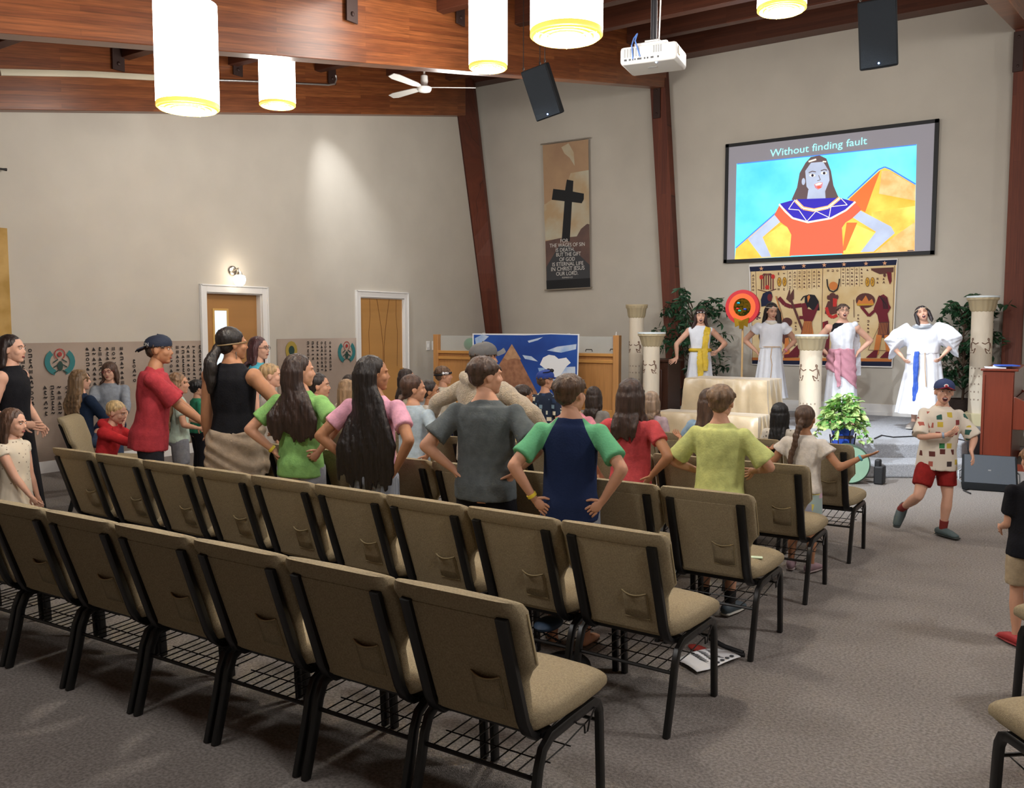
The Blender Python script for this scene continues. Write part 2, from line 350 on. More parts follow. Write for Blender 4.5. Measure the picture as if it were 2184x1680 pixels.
# ---- doors in the side wall
M_door = wood('door_veneer', '#b0814c', '#a67845', 'z', 3, 1.2, .35, .12)
def cath(name='figured_door_veneer'):
    m = wood(name, '#bb8a4e', '#b5854a', 'z', 3, 1.2, .35, .1); return m
M_door2 = cath()
M_glassy = mat('door_light_glass', '#cfe0ea', .1, emit=.32)  # glow put into the glass itself; the pane is no lamp
for n, (ys, hh, mt) in enumerate(((d1, h1, M_door), (d2, h2, M_door2)), 1):
    b = MB(); back = DU - (.12 if n == 1 else .05)
    b.box((back, (ys[0] + ys[1]) / 2, hh / 2), (.05, ys[1] - ys[0], hh))
    d = struct('door_%d' % n, b, mt, bevel=.003)
    b = MB()
    b.ell((back + .09, ys[1] - .08 if n == 2 else ys[0] + .08, .98), (.03, .03, .03), nu=12, nv=8); b.tube([(back + .02, ys[1] - .08 if n == 2 else ys[0] + .08, .98), (back + .09, ys[1] - .08 if n == 2 else ys[0] + .08, .98)], .012)
    obj('door_handle', b, mat('polished_brass', '#c8a860', .2, metal=1), d)
    if n == 1:
        p0, p1 = onu(457, 662, back + .03), onu(483, 662, back + .03)
        b = MB(); b.box((back + .024, (p0.y + p1.y) / 2, p0.z - .45), (.012, p1.y - p0.y, .9)); obj('pane', b, M_glassy, d)
        b = MB()
        for yy in (p0.y - .015, p1.y + .015): b.box((back + .026, yy, p0.z - .45), (.02, .03, .96))
        for zz in (p0.z + .015, p0.z - .915): b.box((back + .026, (p0.y + p1.y) / 2, zz), (.02, p1.y - p0.y, .03))
        obj('glazing_frame', b, mat('light_oak_bead', '#c9a05a', .4), d)
    else:
        b = MB()   # the dark bookmatched figure in the veneer
        cy = (ys[0] + ys[1]) / 2 + .05
        for s in (-1, 1):
            b.tube([(back + .026, cy + s * y, z) for y, z in ((.16, hh - .02), (.12, hh - .2), (.05, hh - .55), (.012, hh - .85), (.012, hh - 1.2), (.05, hh - 1.35), (.06, hh - 1.6))], [(.006, .0015)] * 7, n=6, up=(1, 0, 0))
            b.tube([(back + .026, cy + s * y, z) for y, z in ((.34, hh - .02), (.33, hh - .3), (.37, hh - .6), (.35, hh - 1.2))], [(.005, .0015)] * 4, n=6, up=(1, 0, 0))
        obj('veneer_figure', b, mat('dark_grain_lines', '#6e3f1a', .4), d)
    b = MB(); cw = .11
    for yy in (ys[0] - cw / 2, ys[1] + cw / 2): b.box((DU + .012, yy, (hh + cw) / 2), (.035, cw, hh + cw)); b.box((DU + .03, yy + (cw * .36 if yy > ys[0] else -cw * .36), (hh + cw) / 2), (.03, .02, hh + cw))
    b.box((DU + .012, (ys[0] + ys[1]) / 2, hh + cw / 2), (.035, ys[1] - ys[0], cw)); b.box((DU + .03, (ys[0] + ys[1]) / 2, hh + cw - .01), (.03, ys[1] - ys[0] + 2 * cw, .02))
    for yy in (ys[0] + .008, ys[1] - .008): b.box((DU - .06, yy, hh / 2), (.12, .016, hh))
    b.box((DU - .06, (ys[0] + ys[1]) / 2, hh - .008), (.12, ys[1] - ys[0], .016))
    struct('trim_%d' % n, b, M_white, bevel=.004)

# ---- wall sconce above door 1
c = onu(511, 596, DU + .16)
t = thing('wall_sconce', 'lit globe wall sconce above the white framed door with a glass strip', 'wall lamp', (0, 0, 0))
M_nick = mat('brushed_nickel', '#b9b2a6', .3, metal=1)
b = MB(); b.ell((DU + .02, c.y, c.z + .13), (.02, .07, .07)); b.tube([(DU + .02, c.y, c.z + .13), (c.x - .02, c.y, c.z + .16), (c.x, c.y, c.z + .1)], .012); b.lathe((c.x, c.y, c.z + .06), [(.03, .05), (.045, .0)], 16)
obj('sconce_arm', b, M_nick, t)
b = MB(); b.lathe(c, [(.03, .07), (.075, .05), (.088, .0), (.07, -.06), (.03, -.09), (.005, -.095)], 20); obj('globe', b, mat('lit_globe_glass', '#fff3df', .3, emit=3), t)
light('sconce_bulb', 'POINT', (c.x + .05, c.y, c.z + .17), 1.0, (1, .87, .72), .05)

# ---- conduit and cable cover on the side wall beam
b = MB(); p = [onu(0, 154, -10.10), onu(190, 158, -10.10), onu(336, 166, -10.10)]; b.sq(p, .03, .07, (0, 0, 1)); tag(obj('cable_cover', b, mat('ivory_raceway', '#d8cfb4', .5)), 'straight ivory cable cover along the brown wall beam', 'cable cover')
b = MB(); p = [onu(336, 166, -10.10), onu(560, 174, -10.10), onu(700, 181, -10.10), onu(713, 179, -10.10), onu(717, 170, -10.10), onu(716, 160, -10.09)]; b.tube(p, .017, 8); tag(obj('conduit', b, mat('galvanised_conduit', '#c9c6c2', .3, metal=.9)), 'thin metal conduit ending in an upward bend on the wall beam', 'conduit')
# ---- light switches
for px, lab in ((913, 'white wall switch nearer the narrow door'), (925, 'white wall switch nearer the oak choir rail')):
    c = onu(px, 737, DU + .01); t = tag(obj('wall_switch', (lambda m: (m.box(c, (.012, .1, .17)), m)[1])(MB()), M_white, bevel=.003), lab, 'light switch', 'pair of wall switches')
    b = MB(); b.box(c + V((.009, 0, 0)), (.012, .03, .07)); obj('rocker', b, mat('rocker_plastic', '#f2f0ea', .3), t)
# ---- decorated hanging at the extreme left of the wall, and dark hook
b = MB(); a0, a1 = onu(-60, 480, DU + .02), onu(14, 480, DU + .02); z1 = a0.z; z0 = ztop_paper = onu(7, 716, DU).z; b.box((DU + .015, (a0.y + a1.y) / 2, (z0 + z1) / 2), (.03, a1.y - a0.y, z1 - z0))
tag(obj('stone_print_hanging', b, mat('sandstone_print', '#c4a060', .8, col2='#a98542', vscale=4, kind='noise')), 'sandstone coloured paper hanging at the far left of the wall', 'wall decoration')
b = MB(); c = onu(2, 360, DU + .06); b.tube([c + V((0, -.35, .0)), c + V((0, .02, 0)), c + V((0, .06, 0))], [.008, .012, .018], 8); b.tube([c + V((-.06, -.3, 0)), c + V((0, -.3, 0))], .01)
tag(obj('curtain_rod', b, mat('black_iron', '#1b1715', .4)), 'thin black curtain rod end high on the wall at far left', 'curtain rod')

# ---- kraft paper strip with painted columns and scarabs
M_kraft = mat('kraft_paper', '#9c8b7d', .75, bump=.5, bscale=3, vary=.06, vscale=3)
M_ink = mat('black_ink', '#241d1a', .8); M_teal = mat('teal_ink', '#2c7273', .7); M_redink = mat('red_ink', '#9c2f2a', .7); M_dkg = mat('dark_green_ink', '#1f3b33', .7); M_gold = mat('gold_ink', '#a08a3c', .6)
def glyph(mb, P, s, rnd, m=0):
    """one invented sign within a unit square; P(x, y) gives the place"""
    k = rnd.randrange(8)
    def bar(x0, y0, x1, y1, t=.12):
        d = V((x1 - x0, y1 - y0)); n = V((-d.y, d.x)).normalized() * t
        mb.poly([P(x0 + n.x, y0 + n.y), P(x0 - n.x, y0 - n.y), P(x1 - n.x, y1 - n.y), P(x1 + n.x, y1 + n.y)], m)
    if k == 0: mb.poly([P(-.4, -.4), P(.45, -.4), P(-.1, .45)], m)
    elif k == 1: [bar(x, -.4, x, .4, .08) for x in (-.3, 0, .3)]
    elif k == 2: bar(-.4, -.3, .4, -.3); bar(-.4, .3, .4, .3); bar(.35, -.3, .35, .3, .08)
    elif k == 3:
        for a in range(10):
            a0, a1 = a * .628, (a + 1) * .628; mb.poly([P(.4 * math.cos(a0), .4 * math.sin(a0)), P(.4 * math.cos(a1), .4 * math.sin(a1)), P(.22 * math.cos(a1), .22 * math.sin(a1)), P(.22 * math.cos(a0), .22 * math.sin(a0))], m)
    elif k == 4: bar(-.4, .0, -.15, .25); bar(-.15, .25, .1, -.1); bar(.1, -.1, .4, .25)
    elif k == 5: bar(-.1, -.45, -.1, .45); bar(-.1, .35, .3, .2); bar(-.1, -.35, .3, -.4)
    elif k == 6: mb.poly([P(-.4, -.1), P(-.1, -.3), P(.4, -.25), P(.2, .1), P(.0, .4), P(-.25, .35)], m)
    else: bar(-.35, -.4, .1, .4); bar(.1, .4, .35, -.4)
rnd = random.Random(3)
def paper(y0, y1, z0, z1, name, lab, cols, scarabs, extra=None):
    t = thing(name, lab, 'wall paper banner', (DU + .012, 0, 0)); X = .0
    b = MB(); n = 14; rows_ = []
    for i in range(n + 1):
        y = y0 + (y1 - y0) * i / n; rows_.append([V((.004 + .006 * math.sin(i * 2.1), y, z0 + (z1 - z0) * k / 4)) for k in range(5)])
    vs = [p for r in rows_ for p in r]; fs = [(i * 5 + k, i * 5 + 5 + k, i * 5 + 6 + k, i * 5 + 1 + k) for i in range(n) for k in range(4)]
    b.add(vs, fs); o = obj('paper_sheet', b, M_kraft, t); so = o.modifiers.new('t', 'SOLIDIFY'); so.thickness = .002
    for (yc, ztop, cnt) in cols:
        b = MB()
        for k in range(cnt):
            s = .052; zz = ztop - k * .062
            glyph(b, lambda x, y, yc=yc, zz=zz: V((.016, yc + x * s, zz + y * s)), s, rnd)
        obj('painted_column', b, M_ink, t, smooth=False)
    for (yc, zc, s) in scarabs:
        b = MB()
        for sg in (-1, 1):
            for k in range(7):
                a0, a1 = R(-72 + k * 18), R(-72 + (k + 1) * 18)
                def pt(a, r): return V((.017, yc + sg * (.05 + r * math.cos(a) * 1.0) * s * 1.9, zc + (r * math.sin(a)) * s * 1.9 + .0))
                b.poly([pt(a0, .27), pt(a0, .44), pt(a1, .44), pt(a1, .27)], 0)
        b.poly([V((.019, yc + .13 * s * math.cos(k * .628) * 1.3, zc - .25 * s + .3 * s * math.sin(k * .628))) for k in range(10)], 1)
        for sg in (-1, 1):
            for dz in (-.55, -.2, .1): b.poly([V((.018, yc + sg * .12 * s, zc + dz * s)), V((.018, yc + sg * .42 * s, zc + (dz - .18) * s)), V((.018, yc + sg * .42 * s, zc + (dz - .1) * s)), V((.018, yc + sg * .12 * s, zc + (dz + .08) * s))], 1)
        for k in range(12):
            a0, a1 = R(-60 + k * 25), R(-60 + (k + 1) * 25)
            b.poly([V((.018, yc + r * s * math.cos(a), zc + .45 * s + r * s * math.sin(a))) for a, r in ((a0, .28), (a0, .34), (a1, .34), (a1, .28))], 2)
        b.poly([V((.0195, yc + .14 * s * math.cos(k * .628), zc + .45 * s + .14 * s * math.sin(k * .628))) for k in range(10)], 2)
        obj('scarab_drawing', b, [M_teal, M_dkg, M_redink], t, smooth=False)
    if extra: extra(t)
    return t
ztop = onu(300, 728, DU).z; zbot = ztop - 1.55
def yy(px): return onu(px, 760, DU).y
c1 = [(yy(p), onu(300, 742 + (0 if p > 100 else 0), DU).z, n) for p, n in ((62, 12), (184, 8), (198, 10), (211, 10), (227, 9), (240, 10), (257, 9), (362, 8), (376, 6), (388, 9), (399, 9), (411, 9), (424, 8))]
c1 += [(yy(p), onu(p, 826, DU).z, 6) for p in (91, 106, 121, 138)] + [(yy(46), onu(46, 760, DU).z, 8), (yy(283), onu(283, 770, DU).z, 5), (yy(338), onu(338, 770, DU).z, 4)]
paper(yy(-150), yy(440), zbot, ztop, 'kraft_paper_mural', 'long kraft paper mural with painted sign columns and scarab, left of the glazed door', c1, [(yy(125), onu(125, 771, DU).z, .2)])
ztop2 = onu(640, 722, DU).z
c2 = [(yy(p), onu(p, 731, DU).z, n) for p, n in ((655, 5), (665, 5), (675, 8), (684, 8), (692, 8), (702, 8))]
def gold_vase(t):
    b = MB(); c = onu(619, 747, DU); s = .12
    b.poly([V((.017, c.y + math.cos(k * .523) * s, c.z + math.sin(k * .523) * s * 1.2)) for k in range(12)], 0)
    b.poly([V((.019, c.y + math.cos(k * .523) * s * .5, c.z + math.sin(k * .523) * s * .6)) for k in range(12)], 1)
    obj('gold_emblem', b, [M_gold, M_dkg], t, smooth=False)
paper(yy(590), yy(764), ztop2 - 1.45, ztop2, 'kraft_paper_mural', 'shorter kraft paper mural with scarab and gold emblem, between the two wooden doors', c2, [(yy(737), onu(737, 750, DU).z, .22)], gold_vase)
# ================================================================ FRONT WALL FURNISHINGS
class Draw:
    """flat shapes traced on the wall plane y = w; later shapes lie on earlier ones"""
    def __init__(s, w, ox=0, oy=0, k=1.0): s.w, s.ox, s.oy, s.k, s.n, s.b, s.mats = w, ox, oy, k, 0, MB(), []
    def P(s, x, y, lift=0):
        return onw(s.ox + x / s.k, s.oy + y / s.k, s.w) + V((0, -.00008 * lift, 0))
    def mi(s, m):
        if m not in s.mats: s.mats.append(m)
        return s.mats.index(m)
    def poly(s, pts, m): s.n += 1; s.b.poly([s.P(x, y, s.n) for x, y in reversed(pts)], s.mi(m))
    def disc(s, x, y, rx, ry, m, n=20): s.poly([(x + rx * math.cos(2 * math.pi * i / n), y + ry * math.sin(2 * math.pi * i / n)) for i in range(n)], m)
    def line(s, pts, t, m):
        for (a, b), (c, d) in zip(pts, pts[1:]):
            q = V((c - a, d - b)); q.normalize(); q = V((-q.y, q.x)) * t / 2
            s.poly([(a + q.x, b + q.y), (c + q.x, d + q.y), (c - q.x, d - q.y), (a - q.x, b - q.y)], m)
    def mirror_ring(s): pass
    def out(s, name, parent): return obj(name, s.b, s.mats, parent, smooth=False)
def E(name, c, e, **k): return mat(name, c, .6, emit=e / 2.6, spec=.1, **k)

# ---- projection screen
t = thing('projection_screen', 'wide black framed projection screen on the stage wall showing a singer and lyrics', 'screen', (0, 0, 0))
zk = dict(ox=1530, oy=240, k=4.55)
D = Draw(FW - .06, **zk)
def wp(x, y, w=FW - .06): return onw(1530 + x / 4.55, 240 + y / 4.55, w)
o4 = [wp(46, 312), wp(2134, 62), wp(2122, 1372), wp(96, 1460)]
# regularised to a true upright rectangle
x0 = (o4[0].x + o4[3].x) / 2; x1 = (o4[1].x + o4[2].x) / 2; zt = (o4[0].z + o4[1].z) / 2; zb = (o4[2].z + o4[3].z) / 2
def SP(a, b, lift=0):   # a, b in 0..1 over the outer frame
    return V((x0 + (x1 - x0) * a, FW - .06 - .00008 * lift, zt + (zb - zt) * b))
M_frame = mat('black_velvet_frame', '#0c0d10', .6)
b = MB(); fw = .055; yc = FW - .035
b.box(((x0 + x1) / 2, yc, zt - fw / 2), (x1 - x0, .07, fw)); b.box(((x0 + x1) / 2, yc, zb + fw / 2), (x1 - x0, .07, fw)); b.box((x0 + fw / 2, yc, (zt + zb) / 2), (fw, .07, zt - zb)); b.box((x1 - fw / 2, yc, (zt + zb) / 2), (fw, .07, zt - zb))
obj('screen_frame', b, M_frame, t)
b = MB(); b.box(((x0 + x1) / 2, FW - .03, (zt + zb) / 2), (x1 - x0 - .05, .05, zt - zb - .05)); obj('screen_surface', b, E('projected_grey', '#8f8c93', .5), t)
class DS(Draw):
    def P(s, x, y, lift=0):
        # bilinear: photo zoom coords to frame fractions
        u = .5; v = .5; q = [(46, 312), (2134, 62), (2122, 1372), (96, 1460)]
        for _ in range(8):
            X = q[0][0] * (1 - u) * (1 - v) + q[1][0] * u * (1 - v) + q[2][0] * u * v + q[3][0] * (1 - u) * v
            Y = q[0][1] * (1 - u) * (1 - v) + q[1][1] * u * (1 - v) + q[2][1] * u * v + q[3][1] * (1 - u) * v
            ex, ey = x - X, y - Y
            dxu = (q[1][0] - q[0][0]) * (1 - v) + (q[2][0] - q[3][0]) * v; dyu = (q[1][1] - q[0][1]) * (1 - v) + (q[2][1] - q[3][1]) * v
            dxv = (q[3][0] - q[0][0]) * (1 - u) + (q[2][0] - q[1][0]) * u; dyv = (q[3][1] - q[0][1]) * (1 - u) + (q[2][1] - q[1][1]) * u
            de = dxu * dyv - dxv * dyu; u += (ex * dyv - ey * dxv) / de; v += (dxu * ey - dyu * ex) / de
        return SP(u, v, lift)
D = DS(0); e = .95
sky = E('projected_sky', '#7de9f6', e, col2='#52c4f2', vscale=.9); org = E('projected_orange', '#f6a53c', e, col2='#f4c95c', vscale=2.2); red = E('projected_red', '#e0664c', .8)
yel = E('projected_yellow', '#f3e070', e, col2='#f2b04e', vscale=2.5); dor = E('projected_deep_orange', '#ee6f3c', e); skn = E('projected_skin', '#b9c6de', .8, col2='#a9b4cc', vscale=3)
hair_ = E('projected_hair', '#6f5e60', .5); blu = E('projected_blue', '#3d35b4', .75); wht = E('projected_white', '#f4ecd8', .95); pch = E('projected_peach', '#f4c48c', .9, col2='#f0a868', vscale=6)
cyn = E('projected_lettering', '#9df3f5', 1.05); drk = E('projected_dark', '#3a3448', .35); pnk = E('projected_pink', '#d98a98', .7); edge = E('projected_blue_edge', '#4f86ee', .85)
D.poly([(178, 495), (1945, 305), (1953, 1340), (214, 1424)], sky)
D.line([(185, 498), (1942, 310)], 9, edge)
D.line([(222, 1312), (640, 955)], 14, edge); D.line([(1330, 825), (1610, 545), (1665, 522), (1720, 545), (1945, 690)], 14, edge)
D.poly([(222, 1318), (640, 965), (820, 900), (800, 1390), (214, 1424)], org)
D.poly([(1340, 828), (1620, 552), (1665, 530), (1712, 550), (1946, 700), (1953, 1340), (1300, 1372), (1280, 900)], org)
D.poly([(1346, 832), (1628, 552), (1560, 760), (1500, 960), (1400, 900)], dor)
D.poly([(1640, 560), (1700, 555), (1944, 706), (1948, 850), (1620, 780)], pch)
D.poly([(1560, 960), (1946, 900), (1948, 1080), (1780, 1160), (1560, 1080)], yel)
D.poly([(1370, 1060), (1600, 1160), (1500, 1350), (1310, 1365), (1330, 1160)], yel); D.poly([(1330, 1060), (1430, 1060), (1330, 1330), (1300, 1340)], dor)
D.poly([(500, 1210), (690, 1080), (790, 1130), (800, 1380), (600, 1395), (500, 1330)], yel)
D.poly([(1946, 1060), (1953, 1340), (1600, 1352), (1780, 1190)], pch)
# singer
D.poly([(905, 480), (955, 425), (1040, 408), (1110, 440), (1160, 560), (1190, 700), (1250, 830), (1110, 850), (940, 850), (780, 840), (830, 720), (850, 580)], hair_)
D.poly([(945, 740), (1110, 740), (1120, 840), (1030, 870), (935, 830)], skn)
D.poly([(905, 560), (960, 480), (1080, 470), (1140, 560), (1150, 650), (1110, 760), (1050, 800), (990, 790), (925, 710)], skn)
D.disc(892, 662, 18, 34, skn)
for (x, y) in ((978, 602), (1092, 580)): D.disc(x, y, 30, 13, wht, 14); D.disc(x + 2, y, 13, 13, drk, 12)
D.line([(942, 578), (975, 562), (1012, 568)], 9, hair_); D.line([(1060, 558), (1095, 545), (1122, 552)], 9, hair_)
D.line([(1040, 600), (1060, 645), (1030, 655)], 6, hair_)
D.poly([(1000, 690), (1045, 668), (1086, 672), (1078, 720), (1040, 740), (1012, 722)], pnk); D.poly([(1008, 690), (1048, 672), (1082, 676), (1060, 694), (1020, 702)], wht); D.disc(1050, 716, 20, 12, red)
D.line([(935, 470), (1000, 450), (1010, 446)], 16, wht); D.line([(1075, 468), (1110, 470)], 12, wht)
D.poly([(345, 1225), (620, 985), (680, 1050), (500, 1205), (600, 1395), (500, 1400)], skn)
D.poly([(1385, 1010), (1450, 940), (1740, 1100), (1775, 1165), (1590, 1345), (1470, 1350), (1605, 1150)], skn)
D.poly([(660, 890), (760, 850), (1260, 820), (1400, 860), (1465, 935), (1380, 1020), (1320, 1060), (1288, 1110), (1310, 1362), (785, 1385), (795, 1180), (750, 1105), (680, 1060), (612, 985)], red)
D.poly([(655, 880), (820, 835), (1250, 818), (1400, 858), (1330, 935), (1180, 1020), (960, 1058), (800, 1010), (730, 940)], blu)
rim = [(655, 882), (720, 950), (800, 1018), (955, 1058), (1180, 1018), (1320, 940), (1405, 858)]; D.line(rim, 18, wht)
D.line([(820, 845), (900, 920), (1010, 940), (1150, 910), (1255, 820)], 34, pch); D.line([(820, 845), (900, 920), (1010, 940), (1150, 910), (1255, 820)], 12, wht)
D.line([(815, 838), (755, 930), (860, 938), (945, 1048), (1030, 950), (1160, 1010), (1175, 905), (1330, 888), (1265, 822)], 7, wht)
obj_pic = D.out('projected_picture', t)
tm = text_mb('Without finding fault', 1.0)
xs = [v.x for v in tm.v]; s_ = 960 / (max(xs) - min(xs)); mx_ = min(xs)
tm2 = MB(); tm2.f = tm.f; tm2.m = tm.m
tm2.v = [D.P(535 + (v.x - mx_) * s_, 428 - 128 * (v.x - mx_) * s_ / 960 - v.y * 102, 90) for v in tm.v]
obj('lyric_lettering', tm2, cyn, t, smooth=False)
b = MB(); c = SP(.9, .965); b.box(c + V((0, -.012, 0)), (.09, .004, .015)); obj('maker_mark', b, mat('grey_mark', '#55585e', .5), t)

# ---- tapestry
t = thing('tapestry', 'wide cream tapestry with dark red figures and a navy star border below the screen', 'tapestry')
D = Draw(FW - .03, 1580, 540, 6.0667)
cream = mat('papyrus_cloth', '#e2cca0', .85, col2='#d6b883', vscale=3); navy = mat('navy_cloth', '#161d3a', .85); mar = mat('maroon_print', '#6d1f2a', .85); blk = mat('black_print', '#1c1a20', .85)
brn = mat('brown_print', '#5b3530', .85); orr = mat('orange_print', '#cf7d3f', .85); redp = mat('red_print', '#c2322c', .85); gol = mat('ochre_print', '#c79530', .85); whc = mat('white_hem', '#e4e0da', .8); sta = mat('star_print', '#d8a078', .8)
D.poly([(105, 172), (2028, 75), (1960, 1480), (140, 1440)], whc)
D.poly([(125, 178), (2018, 84), (1948, 1462), (148, 1428)], cream)
D.poly([(112, 174), (2022, 82), (2008, 152), (120, 238)], navy)
D.poly([(142, 1380), (1952, 1400), (1948, 1462), (146, 1430)], navy); D.poly([(142, 1348), (1954, 1362), (1952, 1402), (142, 1382)], orr)
for x, y in ((265, 198), (553, 182), (815, 162), (1080, 152), (1335, 143), (1620, 133), (1862, 128)):
    D.poly([(x + (32 if k % 2 == 0 else 13) * math.sin(k * .628), y - (32 if k % 2 == 0 else 13) * math.cos(k * .628)) for k in range(10)], sta)
D.line([(128, 235), (150, 1400)], 6, brn); D.line([(192, 228), (205, 600)], 6, brn); D.line([(1062, 188), (1040, 1350)], 7, brn); D.line([(1990, 160), (1950, 1380)], 7, brn)
rnd = random.Random(11)
def tcol(x, y0, n, s=44, fr=True):
    for k in range(n):
        cx, cy = x, y0 + k * s * 1.05
        D.n += 1; bb = MB(); glyph(bb, lambda a, c, cx=cx, cy=cy: D.P(cx + a * s * .75, cy - c * s * .75, D.n), s, rnd); D.b.join(bb, D.mi(brn))
    if fr: D.line([(x - s * .68, y0 - s * .7), (x - s * .66, y0 + n * s)], 4, brn)
for x in (635, 697, 760, 822, 884, 948, 1012): tcol(x, 255 - (x - 635) * .04, 5)
for x in (1325, 1385, 1440, 1500, 1565): tcol(x, 210, 5)
for x in (490, 560): tcol(x, 265, 1, 44, False); tcol(x, 465, 1, 44, False)
for x in (1640, 1700): tcol(x, 215, 1, 44, False)
for x in (1130, 1190, 1250): tcol(x, 225, 1, 44, False)
for x in (1770, 1850): tcol(x, 330, 2, 44, False)
tcol(160, 290, 5, 44, False); tcol(1650, 880, 6, 44, False); tcol(1520, 800, 8, 40, False); tcol(712, 900, 3, 40, False); tcol(700, 1150, 3, 40, False)
for x, y in ((500, 370), (568, 368), (1640, 372), (1706, 370)): D.disc(x, y, 28, 62, brn); D.disc(x, y, 23, 56, gol); D.line([(x - 12, y - 30), (x + 10, y - 5), (x - 10, y + 25)], 6, brn)
# winged throne emblem
for x in (270, 300, 330, 360, 390, 420): D.line([(345 + (x - 345) * .5, 262), (x, 300), (x, 470)], 14, brn if x % 60 else mar)
D.disc(268, 310, 24, 30, redp); D.disc(420, 302, 24, 30, redp); D.disc(345, 440, 28, 28, redp); D.line([(222, 470), (345, 500), (460, 462)], 10, brn)
# bird at the upper right
D.poly([(1680, 196), (1980, 182), (1975, 240), (1900, 260), (1800, 270), (1720, 235)], brn); D.poly([(1890, 240), (1950, 245), (1955, 360), (1930, 405), (1905, 330)], mar); D.disc(1862, 285, 18, 22, brn)
# figures
D.poly([(262, 600), (290, 520), (350, 492), (400, 500), (415, 560), (400, 620), (330, 680), (268, 690)], navy); D.disc(378, 572, 32, 48, mar)
D.line([(455, 555), (620, 1150)], 10, orr); D.line([(470, 555), (640, 1150)], 5, brn)
D.disc(602, 890, 66, 58, brn); D.poly([(540, 960), (640, 950), (610, 1100), (560, 1180), (520, 1100)], brn)
D.poly([(575, 1100), (620, 1090), (640, 1320), (560, 1345)], orr); D.poly([(560, 1310), (640, 1300), (750, 1320), (750, 1345), (560, 1350)], mar); D.poly([(620, 1300), (760, 1160), (760, 1320)], mar)
D.line([(495, 575), (570, 660), (650, 690), (790, 670)], 50, mar)      # outstretched arm
D.poly([(590, 590), (640, 440), (640, 540), (690, 455), (690, 590), (640, 640)], brn); D.line([(650, 600), (720, 780), (820, 1040)], 30, brn)
D.poly([(830, 570), (880, 530), (960, 540), (1010, 620), (1022, 738), (930, 735), (880, 690), (830, 760), (830, 650)], blk); D.line([(870, 545), (815, 560), (780, 610)], 14, blk); D.poly([(862, 560), (890, 535), (900, 570), (870, 640)], orr)
D.poly([(790, 650), (840, 640), (870, 720), (950, 735), (1005, 640), (1010, 690), (940, 860), (900, 920), (940, 1045), (780, 1045), (820, 880), (800, 780)], mar)
D.line([(960, 760), (880, 830), (760, 830)], 40, mar)
D.poly([(820, 880), (915, 880), (945, 1045), (790, 1045)], orr)
for k in range(9): D.line([(825 + k * 12, 885), (800 + k * 15, 1040)], 5, brn)
D.line([(1118, 335), (1125, 420), (1150, 480), (1200, 500), (1250, 470), (1272, 400), (1280, 330)], 16, blk); D.disc(1200, 422, 56, 54, orr)
D.disc(1190, 570, 50, 60, brn); D.disc(1135, 572, 18, 30, brn); D.disc(1248, 565, 18, 30, brn); D.poly([(1130, 620), (1240, 610), (1260, 770), (1150, 800), (1090, 780), (1100, 700)], brn); D.poly([(1195, 580), (1250, 590), (1240, 690), (1195, 690)], redp)
D.line([(1110, 700), (1140, 800), (1190, 830), (1250, 800)], 40, redp); D.poly([(1060, 890), (1130, 870), (1150, 1100), (1140, 1320), (1060, 1320)], mar); D.line([(1075, 900), (1080, 1320)], 8, redp); D.poly([(1075, 1220), (1130, 1220), (1130, 1340), (1075, 1340)], brn)
D.disc(1615, 610, 125, 95, brn); D.poly([(1500, 660), (1530, 600), (1570, 620), (1620, 545), (1660, 620), (1700, 590), (1725, 650)], orr); D.poly([(1500, 655), (1725, 650), (1715, 672), (1510, 678)], gol)
D.line([(1560, 690), (1660, 810), (1780, 700)], 36, mar)
D.poly([(1760, 620), (1780, 560), (1850, 530), (1900, 570), (1920, 660), (1945, 700), (1900, 780), (1925, 900), (1790, 900), (1770, 800), (1720, 720)], mar)
for k in range(5): D.line([(1790 + k * 24, 545 + k * 8), (1840 + k * 16, 620 + k * 20), (1850 + k * 14, 720)], 9, blk)
D.poly([(1790, 890), (1920, 885), (1925, 1060), (1850, 1095), (1770, 1060)], brn)
for k in range(6): D.line([(1800 + k * 20, 900), (1780 + k * 20, 1050)], 5, orr)
D.poly([(1760, 1050), (1830, 1060), (1780, 1310), (1715, 1310)], orr); D.poly([(1860, 1060), (1915, 1055), (1935, 1300), (1885, 1310)], orr)
D.poly([(1720, 1260), (1780, 1250), (1760, 1350), (1620, 1350)], mar); D.poly([(1880, 1270), (1940, 1270), (1940, 1352), (1800, 1352)], mar)
D.line([(1790, 950), (1650, 1250), (1900, 1260)], 5, brn); D.line([(1465, 600), (1470, 830)], 8, brn)
pic = D.out('printed_cloth', t)
b = MB(); a0, a1 = D.P(105, 168), D.P(2030, 72); b.box(((a0.x + a1.x) / 2, FW - .018, (a0.z + a1.z) / 2), (a1.x - a0.x, .02, .03)); obj('hanging_rod', b, whc, t)

# ---- cross banner
t = thing('hanging_banner', 'tall narrow cloth banner with a black cross and a printed verse on the front wall', 'banner')
D = Draw(FW - .10, 1120, 270, 4.54)
skyb = mat('banner_sepia_sky', '#b39370', .7, col2='#a08064', vscale=1.6); skyl = mat('banner_pale_cloud', '#bdb8a2', .7, col2='#b49a76', vscale=2.2); prp = mat('banner_mauve_cloud', '#54423f', .7, col2='#6b5148', vscale=3); gry = mat('banner_dark_grey', '#3c3d40', .7); blc = mat('banner_black', '#15171a', .7); lt = mat('banner_lettering', '#d9d6cf', .7)
D.poly([(170, 180), (612, 122), (630, 1552), (208, 1575)], skyb)
D.poly([(180, 760), (380, 620), (440, 450), (616, 420), (625, 1060), (197, 1100)], skyl)
D.poly([(350, 200), (420, 160), (470, 250), (480, 380), (430, 300), (380, 260)], skyl)
D.poly([(197, 1110), (330, 1080), (500, 1062), (540, 990), (600, 940), (622, 945), (627, 1400), (205, 1400)], prp)
